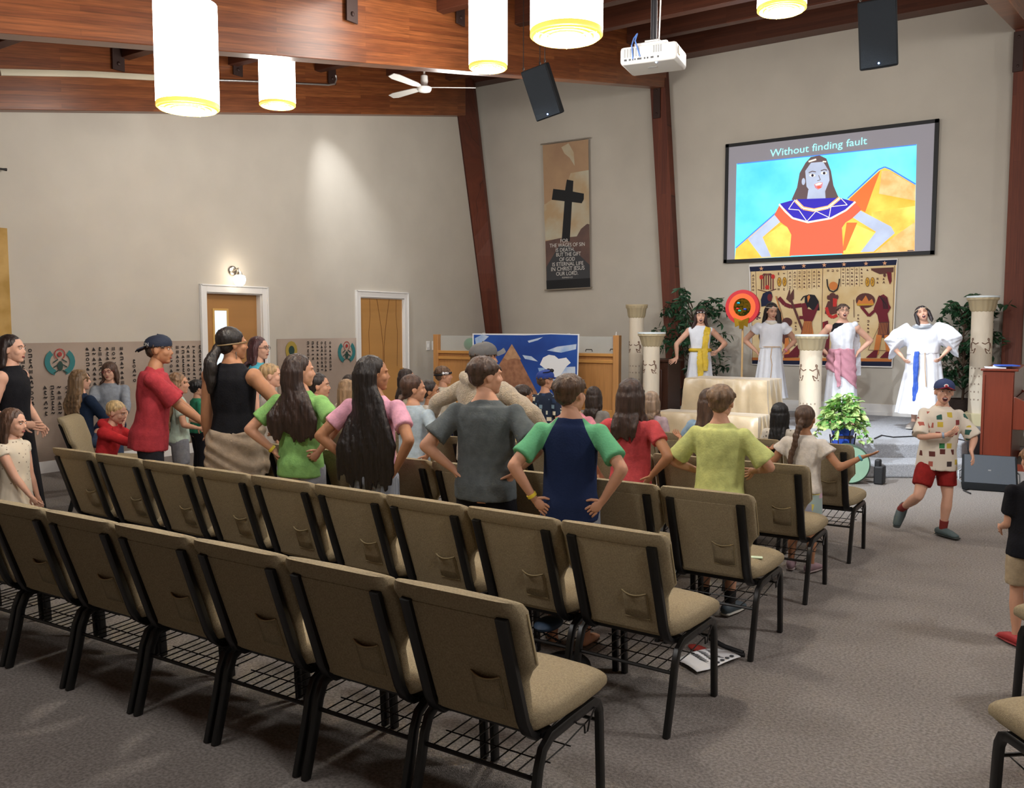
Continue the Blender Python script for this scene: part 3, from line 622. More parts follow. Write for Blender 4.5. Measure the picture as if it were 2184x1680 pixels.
D.poly([(205, 1360), (330, 1150), (430, 1150), (626, 1340), (630, 1552), (208, 1575)], gry); D.poly([(205, 1490), (630, 1465), (631, 1550), (208, 1574)], blc)
D.poly([(404, 512), (468, 524), (462, 628), (570, 648), (568, 705), (548, 742), (454, 730), (432, 1110), (354, 1105), (382, 722), (258, 708), (272, 602), (386, 616)], blc)
D.out('printed_cloth', t)
xl = [onw(1120 + x / 4.54, 270 + y / 4.54, FW - .1) for x, y in ((150, 172), (628, 108), (190, 1582), (650, 1556))]
def btext(s, cx, cy, wd, sz):
    tm = text_mb(s, 1.0); xs = [v.x for v in tm.v]; a, c = min(xs), max(xs); k = wd / (c - a)
    m2 = MB(); m2.f, m2.m = tm.f, tm.m; m2.v = [D.P(cx + (v.x - (a + c) / 2) * k, cy - (v.x - (a + c) / 2) * k * .05 - v.y * sz, 60) for v in tm.v]; return m2
tb = MB()
for s, cx, cy, wd, sz in (('FOR', 381, 1122, 76, 52), ('THE WAGES OF SIN', 408, 1162, 340, 52), ('IS DEATH,', 388, 1208, 180, 50), ('BUT THE GIFT', 422, 1252, 238, 52), ('OF GOD', 408, 1300, 150, 52), ('IS ETERNAL LIFE', 415, 1345, 300, 52), ('IN CHRIST JESUS', 415, 1392, 322, 56), ('OUR LORD.', 408, 1438, 212, 52), ('ROMANS 6:23', 410, 1466, 100, 20)):
    tb.join(btext(s, cx, cy, wd, sz))
obj('verse_lettering', tb, lt, t, smooth=False)
b = MB(); b.tube([xl[0], xl[1]], .012, 8); b.tube([xl[2], xl[3]], .012, 8)
for q in (xl[0] + (xl[1] - xl[0]) * .1, xl[0] + (xl[1] - xl[0]) * .88): b.tube([q, q + V((0, .1, .02))], .008, 6)
obj('banner_rod', b, mat('grey_metal_rod', '#b5ada0', .35, metal=.8), t)

# ---- choir rail in oak with glass
M_oak = wood('oak_veneer', '#b98650', '#b17e49', 'z', 3, .6, .4, .1); M_oakx = wood('oak_rail', '#c8924f', '#c08a49', 'x', 3, .3, .4, .1)
RW = 11.95; ra, rb = -9.55, -6.05
def zat(px, py, w=RW): return onw(px, py, w).z
zc = (zat(938, 750) + zat(1325, 757)) / 2; zg = zat(1325, 715)
t = thing('choir_rail', 'light oak panelled choir rail with a glass top, behind the pyramid banner', 'railing')
b = MB(); b.box(((ra + rb) / 2, RW, (.34 + zc) / 2), (rb - ra, .06, zc - .34)); obj('panel', b, M_oak, t, bevel=.003)
b = MB(); b.box(((ra + rb) / 2, RW, zc), (rb - ra + .04, .14, .045)); b.box(((ra + rb) / 2, RW - .03, zc - .1), (rb - ra, .06, .05)); b.box(((ra + rb) / 2, RW - .03, .4), (rb - ra, .06, .12)); obj('cap_rail', b, M_oakx, t, bevel=.004)
for x in (ra, ra + 1.17, ra + 2.33, rb):
    b = MB(); top = zg if x in (ra, rb) else zc; b.box((x, RW - .035, (.34 + top) / 2), (.1, .09, top - .34)); obj('stile', b, M_oak, t, bevel=.004)
b = MB(); b.box(((ra + rb) / 2, RW, (zc + zg) / 2 - .01), (rb - ra - .1, .008, zg - zc - .02)); obj('glass', b, mat('clear_glass', '#e8f0ee', .04, alpha=.16, spec=.6), t)
b = MB()
for px in (1256, 1340): q = onw(px, 752, RW - .06); q.x = min(q.x, rb - .05); b.tube([q + V((-.06, 0, .02)), q + V((-.05, 0, .05)), q + V((.05, 0, .05)), q + V((.06, 0, .02))], .007, 6)
obj('handle', b, mat('black_pull', '#1c1815', .4), t)
# dark cabinet right of the rail, behind the columns
t = thing('dark_wood_cabinet', 'dark brown wooden cabinet between the oak rail and the centre post', 'cabinet')
b = MB(); M_cab = wood('walnut_cabinet', '#4a2a1c', '#402418', 'z', 3, .5, .4, .12)
cx0, cx1 = rb + .08, -5.62; zq = 1.18
b.box(((cx0 + cx1) / 2, 13.1, (.34 + zq) / 2), (cx1 - cx0, .5, zq - .34)); b.box(((cx0 + cx1) / 2, 13.1, zq + .02), (cx1 - cx0 + .06, .56, .04)); obj('body', b, M_cab, t, bevel=.004)
b = MB(); b.box(((cx0 + cx1) / 2, 12.84, .76), (cx1 - cx0 - .2, .03, .6)); obj('door', b, M_cab, t, bevel=.01)

# ---- pyramid picture banner standing before the rail
PW = 11.55
t = thing('pyramid_banner', 'wide printed banner of a pyramid under a deep blue sky with white edge', 'banner')
D = Draw(PW, 900, 680, 3.64)
psk = mat('print_blue_sky', '#1f54ad', .55, col2='#123c8c', vscale=1.6); pcl = mat('print_cloud', '#c9d6e6', .55, col2='#8fb0dc', vscale=5); pst = mat('print_stone', '#a8785a', .6, bump=.2, bscale=30, col2='#8a5d44', vscale=14); pwh = mat('print_white', '#e8ecf0', .55); pst2 = mat('print_cap_stone', '#bd9470', .6, col2='#a57e5e', vscale=16)
D.poly([(392, 112), (800, 120), (1000, 112), (1222, 118), (1208, 560), (1200, 900), (400, 900)], pwh)
D.poly([(402, 122), (800, 127), (1000, 119), (1210, 126), (1200, 560), (1195, 890), (408, 890)], psk)
D.poly([(410, 150), (470, 120), (520, 135), (460, 190), (420, 200)], pcl)
D.poly([(820, 170), (940, 140), (900, 165), (830, 185)], pcl); D.poly([(970, 245), (1050, 215), (1200, 195), (1195, 235), (1080, 262)], pcl); D.poly([(780, 280), (850, 290), (900, 330), (800, 310)], pcl); D.poly([(900, 380), (1190, 370), (1195, 560), (950, 540)], pcl)
D.poly([(915, 355), (940, 300), (985, 278), (1030, 285), (1060, 310), (1120, 300), (1155, 340), (1120, 370), (1100, 400), (1060, 460), (1000, 440), (960, 390)], pwh)
D.poly([(698, 195), (930, 640), (920, 890), (420, 890), (420, 640)], pst); D.poly([(698, 195), (770, 315), (720, 305), (660, 318), (632, 300)], pst2)
o = D.out('printed_sheet', t)
b = MB(); q0, q1 = D.P(395, 108), D.P(1220, 112)
b.box(((q0.x + q1.x) / 2, PW + .03, q0.z - .03), (q1.x - q0.x - .05, .03, .04))
for q in (q0 + V((.2, 0, 0)), q1 - V((.2, 0, 0))): b.box((q.x, PW + .03, (.34 + q.z) / 2), (.04, .03, q.z - .34)); b.box((q.x, PW + .06, .355), (.05, .4, .03))
obj('banner_stand', b, mat('pvc_pipe', '#d6d4ce', .4), t)
q = onw(1003, 734, 12.05)
b = MB(); b.ell(q + V((0, 0, 0)), (.13, .08, .11), nu=20, nv=12); b.tube([q + V((.1, 0, 0)), q + V((.16, 0, .02))], .02, 6)
tag(obj('green_balloon', b, mat('green_plastic', '#1f7a45', .35)), 'small green rounded toy on the rail at the pyramid banner\'s far edge', 'toy')
q = onw(1313, 749, RW); q.z = zc + .0235
t = thing('tumbler', 'tall lavender tumbler with a straw on the oak rail', 'cup', q)
b = MB(); b.lathe((0, 0, 0), [(.033, 0), (.036, .1), (.045, .14), (.048, .25), (.04, .255)], 18); obj('body', b, mat('lavender_steel', '#a89bab', .4), t)
b = MB(); b.tube([(0, 0, .25), (.01, 0, .33)], .006, 6); obj('straw', b, M_white, t)

# ---- stage columns
M_colm = mat('column_paper', '#d9cdb8', .75, bump=.6, bscale=14, stretch=(1, 1, .25), vary=.04); M_bowl = mat('cream_bowl', '#b9a987', .6); M_bowltop = mat('pale_bowl_inside', '#dfe9ea', .5)
def column(px, w, ptop, wshaft, wcap, zbase, lab, kind, plinth=None, cream_='pale'):
    q = onw(px, ptop, w); Dp = q.dot(_H); r = wshaft * Dp / FPX / 2; rc = wcap * Dp / FPX / 2; H = q.z - zbase; ch = .2
    t = thing('stage_column', lab, 'column', (q.x, q.y, zbase), 0, 'papier columns on the stage')
    b = MB(); b.lathe((0, 0, 0), [(r, 0), (r, H - ch)], 32); obj('shaft', b, M_colm, t)
    b = MB(); b.lathe((0, 0, H - ch), [(r * .98, -.01), (r * 1.15, .02), (rc * .9, ch * .72), (rc, ch * .8), (rc, ch)], 64, flute=.025, nf=16); obj('capital', b, M_bowl, t)
    b = MB(); b.lathe((0, 0, H), [(rc * 1.035, -.012), (rc * 1.04, .014)], 32); obj('rim', b, M_bowltop if wcap > 50 else M_bowl, t)
    b = MB(); rn = random.Random(px); yaw = math.atan2(-q.x, q.y)   # drawing faces the hall
    def onc(a, z):
        th = -math.pi / 2 + a / r + yaw * -1 * 0; return V(((r + .003) * math.cos(th), (r + .003) * math.sin(th), z))
    zf = H - ch - (.33 if H < 1.5 else .5)
    s = .2 * (r / .14)
    def L(pts, tk=.012):
        for (a, c), (d, e_) in zip(pts, pts[1:]):
            n_ = V((c - e_, d - a)).normalized() * tk / 2 * 1.0 if (a, c) != (d, e_) else V((0, 0)); b.poly([onc(a * s + n_.x, zf + c * s + n_.y), onc(d * s + n_.x, zf + e_ * s + n_.y), onc(d * s - n_.x, zf + e_ * s - n_.y), onc(a * s - n_.x, zf + c * s - n_.y)])
    for sg in (-1, 1):   # two seated figures facing each other
        L([(sg * .62, .55), (sg * .5, .62), (sg * .48, .5), (sg * .58, .45), (sg * .62, .55)]); L([(sg * .56, .45), (sg * .66, .1), (sg * .6, -.3), (sg * .3, -.1), (sg * .42, -.42), (sg * .75, -.42)]); L([(sg * .56, .35), (sg * .3, .2), (sg * .1, .3)]); L([(sg * .7, .3), (sg * .78, -.1)])
    L([(-.85, -.5), (.85, -.5)]); 
    if H > 1.5 or kind == 1:
        for k in range(5):
            for j in (-2, -1, 0, 1, 2):
                if (k % 2 or kind == 0): glyph(b, lambda x, y, j=j, k=k: onc(j * .052 + x * .02, zf - .3 - k * .11 + y * .026), 1, rn)
    else:
        for j in (-2, -1, 0, 1, 2): glyph(b, lambda x, y, j=j: onc(j * .05 + x * .022, zf - .36 + y * .03), 1, rn); glyph(b, lambda x, y, j=j: onc(j * .05 + x * .022, zf - .5 + y * .03), 1, rn)
    obj('drawn_figures', b, mat('brown_marker', '#6b4a38', .8), t, smooth=False)
    if plinth: tag(obj('plinth', plinth, mat('cream_block', '#c9bd96', .7), bevel=.01), 'low cream block under the tall column by the piano', 'plinth')
column(1358, 13.2, 651, 31, 45, .34, 'tall slim stage column nearest the oak rail', 0)
column(1390, 12.3, 710, 35, 57, .34, 'short stage column standing in front of the tall column by the oak rail', 1)
column(1731, 12.35, 715, 45.6, 66, .34, 'short stage column between the two middle performers', 1)
pb = MB(); q = onw(2097, 632, 13.9); pb.box((q.x, 13.9, .43), (.36, .36, .18))
column(2097, 13.9, 633, 42, 61, .52, 'tall stage column beside the piano, raised on a cream block', 0, pb)

# ---- draped table
def drape(name, c, sx, sy, top, lab, seed):
    rn = random.Random(seed); b = MB(); n = 160; rs = []
    for k, (f, out) in enumerate([(0, 0), (.02, .012), (.25, .02), (.5, .03), (.75, .045), (.97, .06), (1, .065)]):
        ring = []
        for j in range(n):
            a = 2 * math.pi * j / n; x, y = math.cos(a), math.sin(a); m = max(abs(x), abs(y)); x, y = x / m, y / m
            wv = (math.sin(a * 11 + seed + 1.2 * f) * .5 + math.sin(a * 23 + 2 * seed - 2 * f) * .35 + math.sin(a * 41 + seed) * .15) * .075 * f ** .7 + out
            ring.append(V((c[0] + x * (sx / 2 + wv), c[1] + y * (sy / 2 + wv), c[2] + top * (1 - f) + .01 * (f == 1) * 0)))
        rs.append(ring)
    b.rings(list(reversed(rs)))
    o = obj(name, b, M_satin); tag(o, lab, 'draped table'); return o
M_satin = mat('cream_satin', '#b09c7c', .35, bump=.5, bscale=9, vary=.08, vscale=5, sheen=.4)
q = onw(1562, 806, 11.55)
drape('draped_table', (q.x, 11.58, .34), 1.12, .62, q.z - .34, 'waist high table draped in cream satin at the front of the stage', 2)
q2 = onw(1548, 862, 11.2)
drape('draped_step', (q2.x - .05, 10.82, 0), 1.35, .42, .62, 'lower satin covered box in front of the tall draped table', 5)

# ---- emblem on a pole
q = onw(1584, 655, 12.35); k = q.dot(_H) / FPX
t = thing('emblem_staff', 'round red and orange emblem with shiny centre on a wooden pole', 'prop', (q.x, q.y, .34))
z = q.z - .34; Mx = Matrix.Rotation(R(90), 4, 'X')
def ringd(r0, r1, th, m, name, y=0):
    b = MB(); n = 40; rs = []
    for (r, yy) in ((r0, -th / 2), (r1, -th / 2), (r1 + .004, 0), (r1, th / 2), (r0, th / 2)): rs.append([V((r * math.cos(2 * math.pi * j / n), y + yy, z + r * math.sin(2 * math.pi * j / n))) for j in range(n)])
    b.rings(rs, closed=True); return obj(name, b, m, t)
ringd(29 * k, 36.5 * k, .06, mat('red_foam', '#c8202c', .5), 'outer_ring'); ringd(19 * k, 29 * k, .05, mat('orange_foam', '#ff6a2a', .5), 'inner_ring', -.005)
holo = mat('holographic_foil', '#4c5a26', .2, metal=.9, kind='sparkle', col2='#b08a2a', vscale=28)
b = MB(); b.lathe((0, 0, 0), [(19.5 * k, -.01), (19.5 * k, .01)], 32); b.xf(Matrix.Translation((0, 0, z)) @ Mx); obj('foil_disc', b, holo, t)
b = MB(); 
for (x, zz, c_) in ((-.06, .06, 0), (-.07, -.02, 1), (-.04, -.05, 2), (.04, -.03, 3)): b.ell((x, -.02, z + zz), (.025, .006, .016), nu=10, nv=6, m=c_)
obj('foil_glint', b, [mat('cyan_foil', '#28b8d8', .2, metal=.7), mat('red_foil', '#d83a30', .2, metal=.7), mat('green_foil', '#30c8a0', .2, metal=.7), mat('blue_foil', '#3a58c8', .2, metal=.7)], t)
b = MB(); b.tube([(0, .02, 0), (0, .02, z - 20 * k)], .016, 8); obj('pole', b, mat('pale_dowel', '#c2a070', .5), t)
b = MB()
for s in (-1, 1): b.prism([(0, -.04, z - 28 * k), (s * .11, -.05, z - 22 * k), (s * .09, -.05, z - 42 * k), (0, -.04, z - 36 * k)], (0, .02, 0))
b.prism([(-.04, -.045, z - 30 * k), (.04, -.045, z - 30 * k), (.03, -.045, z - 46 * k), (-.03, -.045, z - 46 * k)], (0, .02, 0)); obj('gold_bow', b, mat('gold_foil', '#b8932e', .25, metal=.8), t)
b = MB(); rn = random.Random(4)
for i in range(26):
    a = rn.uniform(0, 6.28); r_ = rn.uniform(0, .06); sx = rn.choice((-1, 1)); c_ = V((sx * (.2 + r_ * math.cos(a)), .02, z - .12 + r_ * math.sin(a))); b.ell(c_, (.018, .006, .01), nu=6, nv=4)
obj('tinsel_tuft', b, mat('purple_tinsel', '#53264a', .3, metal=.5), t)

# ---- ficus trees
M_leaf = mat('ficus_leaf', '#24472c', .45, vary=.35, vscale=3); M_leaf_p = mat('pothos_leaf', '#3f8a3a', .4, col2='#c4d88a', vscale=13); M_twig = mat('twig_bark', '#4a3828', .8)
def leaf(b, p, d, L_, wd, rn, m=0):
    d = d.normalized(); s = d.cross(V((0, 0, 1))); s = s.normalized() if s.length > .01 else V((1, 0, 0)); s = (Matrix.Rotation(rn.uniform(-1, 1), 3, d) @ s); n = s.cross(d)
    pts = [p, p + d * L_ * .3 + s * wd + n * .1 * wd, p + d * L_ * .7 + s * wd * .7, p + d * L_ - n * wd * .4, p + d * L_ * .7 - s * wd * .7, p + d * L_ * .3 - s * wd + n * .1 * wd, p + d * L_ * .5 - n * wd * .25]
    b.add(pts, [(0, 1, 6), (1, 2, 6), (2, 3, 6), (3, 4, 6), (4, 5, 6), (5, 0, 6)], m)
def ficus(px, ptop, w, hw, lab, seed, nb):
    q = onw(px, ptop, w); rn = random.Random(seed); H = q.z - .34
    t = thing('potted_ficus', lab, 'plant', (q.x, q.y, .34))
    b = MB(); b.lathe((0, 0, 0), [(.15, 0), (.19, .3), (.2, .34), (.18, .34), (.17, .3)], 20); obj('pot', b, mat('woven_dark_pot', '#33261e', .8, bump=.5, bscale=60), t)
    tr = MB(); lf = MB()
    tr.tube([(0, 0, .2), (.02, .01, .7), (-.02, .02, 1.2), (0, 0, H * .75)], [.02, .017, .014, .006], 6)
    for i in range(nb):
        z0 = rn.uniform(.35, H * .8); a = rn.uniform(0, 6.28); ln = hw * (1.1 - .5 * abs(z0 / H - .6)) * rn.uniform(.5, 1.1)
        p0 = V((0, 0, z0)); p1 = p0 + V((math.cos(a) * ln * .5, min(FW - .22 - q.y, math.sin(a) * ln * .4), ln * .5)); p2 = p0 + V((math.cos(a) * ln, min(FW - .18 - q.y, math.sin(a) * ln * .7), ln * rn.uniform(.1, .55))); p2.z = min(p2.z, H - .02); p1.z = min(p1.z, H)
        tr.tube([p0, p1, p2], [.008, .005, .002], 5)
        for k in range(16):
            f = rn.uniform(.3, 1); p = p0.lerp(p1, f * 2) if f < .5 else p1.lerp(p2, f * 2 - 1); d = V((rn.uniform(-1, 1), rn.uniform(-1, .6), rn.uniform(-1.2, .3))); leaf(lf, p, d, rn.uniform(.09, .14), rn.uniform(.02, .03), rn)
    obj('stem', tr, M_twig, t); obj('foliage', lf, M_leaf, t, smooth=False)
ficus(1478, 598, 14.0, .68, 'leafy ficus in a dark pot behind the yellow sashed performer', 5, 62)
ficus(2062, 597, 14.3, .52, 'leafy ficus in a dark pot behind the column near the piano', 9, 62)

# ---- pothos in a stained glass pot on a stand
q = at(1797, 950, 10.0); q.z = 0
t = thing('plant_stand', 'thin black iron stand holding the blue panelled plant pot', 'plant stand', q)
b = MB()
for a in (45, 135, 225, 315):
    c_, s_ = math.cos(R(a)), math.sin(R(a)); b.tube([(.17 * c_, .17 * s_, 0), (.12 * c_, .12 * s_, .15), (.13 * c_, .13 * s_, .25), (.165 * c_, .165 * s_, .5)], .008, 6)
b.tube([(.13 * math.cos(k * .524), .13 * math.sin(k * .524), .2) for k in range(12)], .006, 6, closed=True); b.lathe((0, 0, .348), [(.14, 0), (.14, .01)], 16); obj('iron_frame', b, mat('black_iron', '#1b1715', .4), t)
t = thing('potted_pothos', 'bushy pothos trailing from a blue panelled pot before the stage steps', 'plant', q + V((0, 0, .36)))
b = MB(); hexa = lambda r, z_: [V((r * math.cos(R(k * 60 + 20)), r * math.sin(R(k * 60 + 20)), z_)) for k in range(6)]
b.rings([hexa(.11, 0), hexa(.125, .1), hexa(.11, .12), hexa(.14, .24)]); obj('pot', b, mat('brown_lead_pot', '#4a352b', .5), t, smooth=False)
b = MB()
for k in range(6):
    for (r0, z0, r1, z1) in ((.111, .01, .126, .095), (.113, .13, .139, .225)):
        a0, a1 = R(k * 60 + 23), R(k * 60 + 77); off = .003
        b.poly([V(((r0 + off) * math.cos(a0), (r0 + off) * math.sin(a0), z0)), V(((r0 + off) * math.cos(a1), (r0 + off) * math.sin(a1), z0)), V(((r1 + off) * math.cos(a1), (r1 + off) * math.sin(a1), z1)), V(((r1 + off) * math.cos(a0), (r1 + off) * math.sin(a0), z1))])
obj('blue_panel', b, mat('blue_glass_panel', '#3558c4', .25), t, smooth=False)
lf, tr = MB(), MB(); rn = random.Random(8)
for i in range(290):
    a = rn.uniform(0, 6.28); e_ = rn.uniform(-.15, 1.5); r_ = rn.uniform(.1, .25)
    p = V((r_ * math.cos(a) * math.cos(e_) * .95, r_ * math.sin(a) * math.cos(e_) * .95, .27 + .34 * math.sin(e_) * rn.uniform(.5, 1))); leaf(lf, p, V((math.cos(a), math.sin(a), rn.uniform(-.8, .3))), rn.uniform(.07, .12), rn.uniform(.03, .045), rn)
for a, ln in ((-.7, .42), (-.3, .3), (2.9, .3), (-1.6, .22), (3.6, .25)):
    pts = [V((.12 * math.cos(a), .12 * math.sin(a), .26)), V((.24 * math.cos(a), .24 * math.sin(a), .24)), V(((.28 + ln * .2) * math.cos(a), (.28 + ln * .2) * math.sin(a), .24 - ln * .5))]; tr.tube(pts, .003, 5)
    for k in range(14): f = rn.uniform(.4, 2); p = pts[int(min(f, 1.99))].lerp(pts[int(min(f, 1.99)) + 1], f % 1); leaf(lf, p, V((rn.uniform(-1, 1), rn.uniform(-1, 1), -.5)), .06, .026, rn)
obj('vine', tr, M_twig, t); obj('foliage', lf, M_leaf_p, t, smooth=False)

# ---- round green tub on its side, dark stand beside it
q = at(1808, 1031, 9.6); q.z = 0
t = thing('green_hand_drum', 'large round pale green drum standing on edge by the stage step', 'drum', q, R(25))
b = MB(); b.lathe((0, 0, 0), [(.2, -.1), (.215, -.09), (.215, .09), (.2, .1)], 40); b.xf(Matrix.Translation((0, 0, .218)) @ Matrix.Rotation(R(90), 4, 'X')); obj('drum_shell', b, mat('dark_green_shell', '#3f5548', .5), t)
b = MB(); b.lathe((0, 0, 0), [(.198, -.104), (.198, -.1)], 40); b.xf(Matrix.Translation((0, 0, .218)) @ Matrix.Rotation(R(90), 4, 'X') @ Matrix.Scale(-1, 4, (0, 0, 1))); obj('drum_skin', b, mat('pale_green_skin', '#8fb39a', .4, vary=.05), t)
q = at(1876, 1020, 9.55); q.z = 0; b = MB(); b.box((0, 0, .1), (.1, .16, .2)); b.box((-.02, 0, .22), (.06, .1, .1)); o = obj('black_floor_box', b, mat('black_gear', '#16171a', .6), bevel=.015); o.location = q; tag(o, 'small black box on the floor between the drum and the lower step', 'equipment')

# ---- piano
px0, py0 = -1.13, 12.0
M_pn = wood('mahogany_piano', '#6e2f1d', '#652a1a', 'z', 3, .8, .28, .08)
t = thing('upright_piano', 'mahogany brown upright piano at the far right, end on', 'piano', (px0, py0, 0))
b = MB(); b.box((.17, .75, .6), (.34, 1.5, 1.2)); obj('case', b, M_pn, t, bevel=.008)
b = MB(); b.box((.18, .75, 1.215), (.4, 1.56, .03)); obj('lid', b, M_pn, t, bevel=.006)
b = MB()
b.prism([(.34, .0, .5), (.66, .0, .5), (.66, .0, .74), (.6, .0, .78), (.42, .0, .86), (.34, .0, .9)], (0, .08, 0)); obj('cheek', b, M_pn, t, bevel=.006); b = MB(); b.prism([(.34, 1.42, .5), (.66, 1.42, .5), (.66, 1.42, .74), (.6, 1.42, .78), (.42, 1.42, .86), (.34, 1.42, .9)], (0, .08, 0)); obj('cheek', b, M_pn, t, bevel=.006)
b = MB(); b.box((.5, .75, .58), (.3, 1.34, .14)); b.box((.39, .75, .82), (.08, 1.34, .1)); obj('keybed', b, M_pn, t, bevel=.005)
b = MB(); b.box((.52, .75, .66), (.16, 1.3, .02)); obj('keys', b, mat('ivory_keys', '#e6e0d0', .3), t)
for yy_ in (.05, 1.45):
    b = MB(); b.sq([(.6, yy_, .5), (.52, yy_, .42), (.56, yy_, .2), (.6, yy_, 0)], .07, .07, (0, 1, 0)); b.box((.45, yy_, .04), (.4, .08, .08)); obj('leg', b, M_pn, t)
b = MB(); b.box((.32, -.008, .6), (.02, .016, 1.1)); b.box((.02, -.008, .6), (.02, .016, 1.1)); b.ell((.47, -.01, .95), (.0, .0, .0)); obj('edge_moulding', b, M_pn, t)
for k, (x, y, a, c_, lab) in enumerate(((.12, .12, 8, '#dfe4e8', 'open white music book on the piano lid near its end'), (.22, .35, -12, '#d7dde6', 'white sheet of music further along the piano lid'), (.24, .16, 20, '#2f57b8', 'blue covered booklet under the sheets on the piano lid'))):
    b = MB(); b.box((px0 + x, py0 + y, 1.238 + .0135 * k), (.22, .28, .012), M=Matrix.Rotation(R(a), 3, 'Z')); tag(obj('music_book', b, mat('music_cover_%d' % k, c_, .5), bevel=.002), lab, 'book', 'music on the piano')

# ---- floor monitor and cables
M_grill = mat('speaker_grille', '#202428', .9, bump=.5, bscale=260, spec=.15); M_blk = mat('black_speaker_body', '#17191b', .8, spec=.2)
def wedge(q, rz, lab, s=1.0):
    t = thing('floor_monitor', lab, 'speaker', q, rz, 'wedge monitors')
    w_, d_, h_ = .52 * s, .36 * s, .34 * s
    b = MB(); b.prism([(-w_ / 2, -d_ / 2, 0), (-w_ / 2, d_ / 2, .0), (-w_ / 2, d_ / 2, h_), (-w_ / 2, d_ / 2 - .08 * s, h_), (-w_ / 2, -d_ / 2, .08 * s)], (w_, 0, 0)); obj('cabinet', b, M_blk, t, bevel=.012 * s)
    b = MB(); p0 = V((0, -d_ / 2, .08 * s)); p1 = V((0, d_ / 2 - .08 * s, h_)); n_ = V((0, -(p1.z - p0.z), (p1.y - p0.y))).normalized() * .006
    b.prism([p + V((x, 0, 0)) + n_ * .2 for p, x in ((p0, -w_ / 2 + .02), (p0, w_ / 2 - .02), (p1, w_ / 2 - .02), (p1, -w_ / 2 + .02))], n_); obj('grille', b, mat('grey_monitor_grille', '#3c4147', .8, bump=.4, bscale=260), t)
    b = MB(); m_ = p0.lerp(p1, .45) + n_ * 1.4; b.box(m_, (.03, .004, .02)); obj('badge', b, mat('silver_badge', '#b9bcc0', .3, metal=.7), t)
    for x in (-1, 1):
        b = MB(); b.tube([(x * (w_ / 2 + .005), -.02, .06), (x * (w_ / 2 + .03), -.02, .08), (x * (w_ / 2 + .03), .08, .16), (x * (w_ / 2 + .005), .08, .18)], .01, 6); obj('handle', b, mat('grey_handle', '#9a9ea2', .4), t)
q = at(2108, 1052, 9.25); q.z = 0; wedge(q, R(8), 'black wedge floor monitor on the carpet in front of the piano', 1.0)
q = at(1300, 905, 10.3); q.z = .0; wedge(q + V((0, 0, .0)), R(-160), 'black wedge floor monitor seen over the kids\' heads by the stage', 1.1)
b = MB(); p = [onz(1865, 935, .35), onz(1880, 928, .35), onz(1905, 932, .35), onz(1950, 930, .35), onz(2000, 934, .35)]; b.tube(p, .008, 6); p = [onz(2040, 935, .35), onz(2062, 940, .345), onz(2068, 1000, .02) + V((0, 0, .1)), onz(2075, 1040, .01), onz(2055, 1045, .01), onz(2070, 1052, .01)]; b.tube(p, .008, 6)
tag(obj('audio_cable', b, mat('black_cable', '#15161a', .5)), 'black cable lying across the stage edge and down to the monitor', 'cable')

# ---- hanging loudspeakers
def hang(px, py, D_, h, lean, rz, lab, ztop=5.9):
    c = at(px, py, D_); t = thing('hanging_loudspeaker', lab, 'speaker', c, rz, 'loudspeakers hung over the stage')
    Mr = Matrix.Rotation(R(lean[1]), 4, 'Y') @ Matrix.Rotation(R(lean[0]), 4, 'X')
    w_, d_ = h * .56, h * .55
    b = MB(); pts = [(-w_ / 2, -d_ / 2), (w_ / 2, -d_ / 2), (w_ / 2, -d_ * .1), (w_ * .28, d_ / 2), (-w_ * .28, d_ / 2), (-w_ / 2, -d_ * .1)]
    b.prism([(x, y, -h / 2) for x, y in pts], (0, 0, h)); b.xf(Mr); obj('cabinet', b, M_blk, t, bevel=.015)
    b = MB(); b.box((0, -d_ / 2 - .006, 0), (w_ - .03, .01, h - .03)); b.xf(Mr); obj('grille', b, M_grill, t)
    b = MB(); b.ell((0, -d_ / 2 - .014, -h / 2 + .045), .009, nu=8, nv=6); b.xf(Mr); obj('status_light', b, mat('blue_led', '#8fb4ff', .3, emit=5), t)
    b = MB()
    for x, y in ((-w_ * .42, -d_ * .35), (w_ * .42, -d_ * .35), (0, d_ * .4)):
        p = Mr @ V((x, y, h / 2)); b.tube([p, p + V((0, 0, ztop + .9 - c.z - p.z))], .006, 6); b.tube([p + V((.012 * math.cos(a), 0, .03 + .02 * math.sin(a))) for a in [k * .785 for k in range(8)]], .004, 5, closed=True)
    obj('hanging_cable', b, mat('steel_cable', '#4a4440', .4, metal=.8), t)
hang(1162, 195, 10.8, .60, (20, -13), R(10), 'black loudspeaker tilted on cables left of the projector', 5.75)
hang(1873, 74, 9.0, .64, (14, -3), R(10), 'black loudspeaker hanging upright above the projection screen', 5.3)

# ---- ceiling projector
c = at(1394, 126, 6.0)
t = thing('projector', 'white projector hanging from a black ceiling pole', 'projector', c, R(33.8 - 24))
Mr = Matrix.Rotation(R(-4), 4, 'X')
b = MB(); b.box((0, 0, 0), (.38, .30, .115)); obj('body', b, mat('white_plastic', '#d9d9d6', .4), t, bevel=.02)
b = MB()
for k in range(6): b.box((-.155 + k * .019, -.151, .012), (.012, .006, .055))
for k in range(4): b.box((.04 + k * .016, -.151, .02), (.01, .006, .045))
obj('vent_grille', b, mat('vent_grey', '#8b8c8c', .6), t)
b = MB()
for k, (x, w_) in enumerate(((-.15, .018), (-.12, .014), (-.10, .008), (-.085, .008), (-.055, .03), (-.02, .01), (.0, .01), (.03, .02), (.07, .012))): b.box((x, -.151, -.032), (w_, .006, .012))
obj('socket_row', b, mat('black_sockets', '#222326', .5), t)
b = MB(); b.box((.191, -.08, .01), (.004, .05, .05)); obj('warning_label', b, mat('amber_label', '#c99a2a', .5), t)
b = MB(); b.box((0, -.02, -.0585), (.06, .01, .003)); obj('small_mark', b, mat('vent_grey', '#8b8c8c', .6), t)
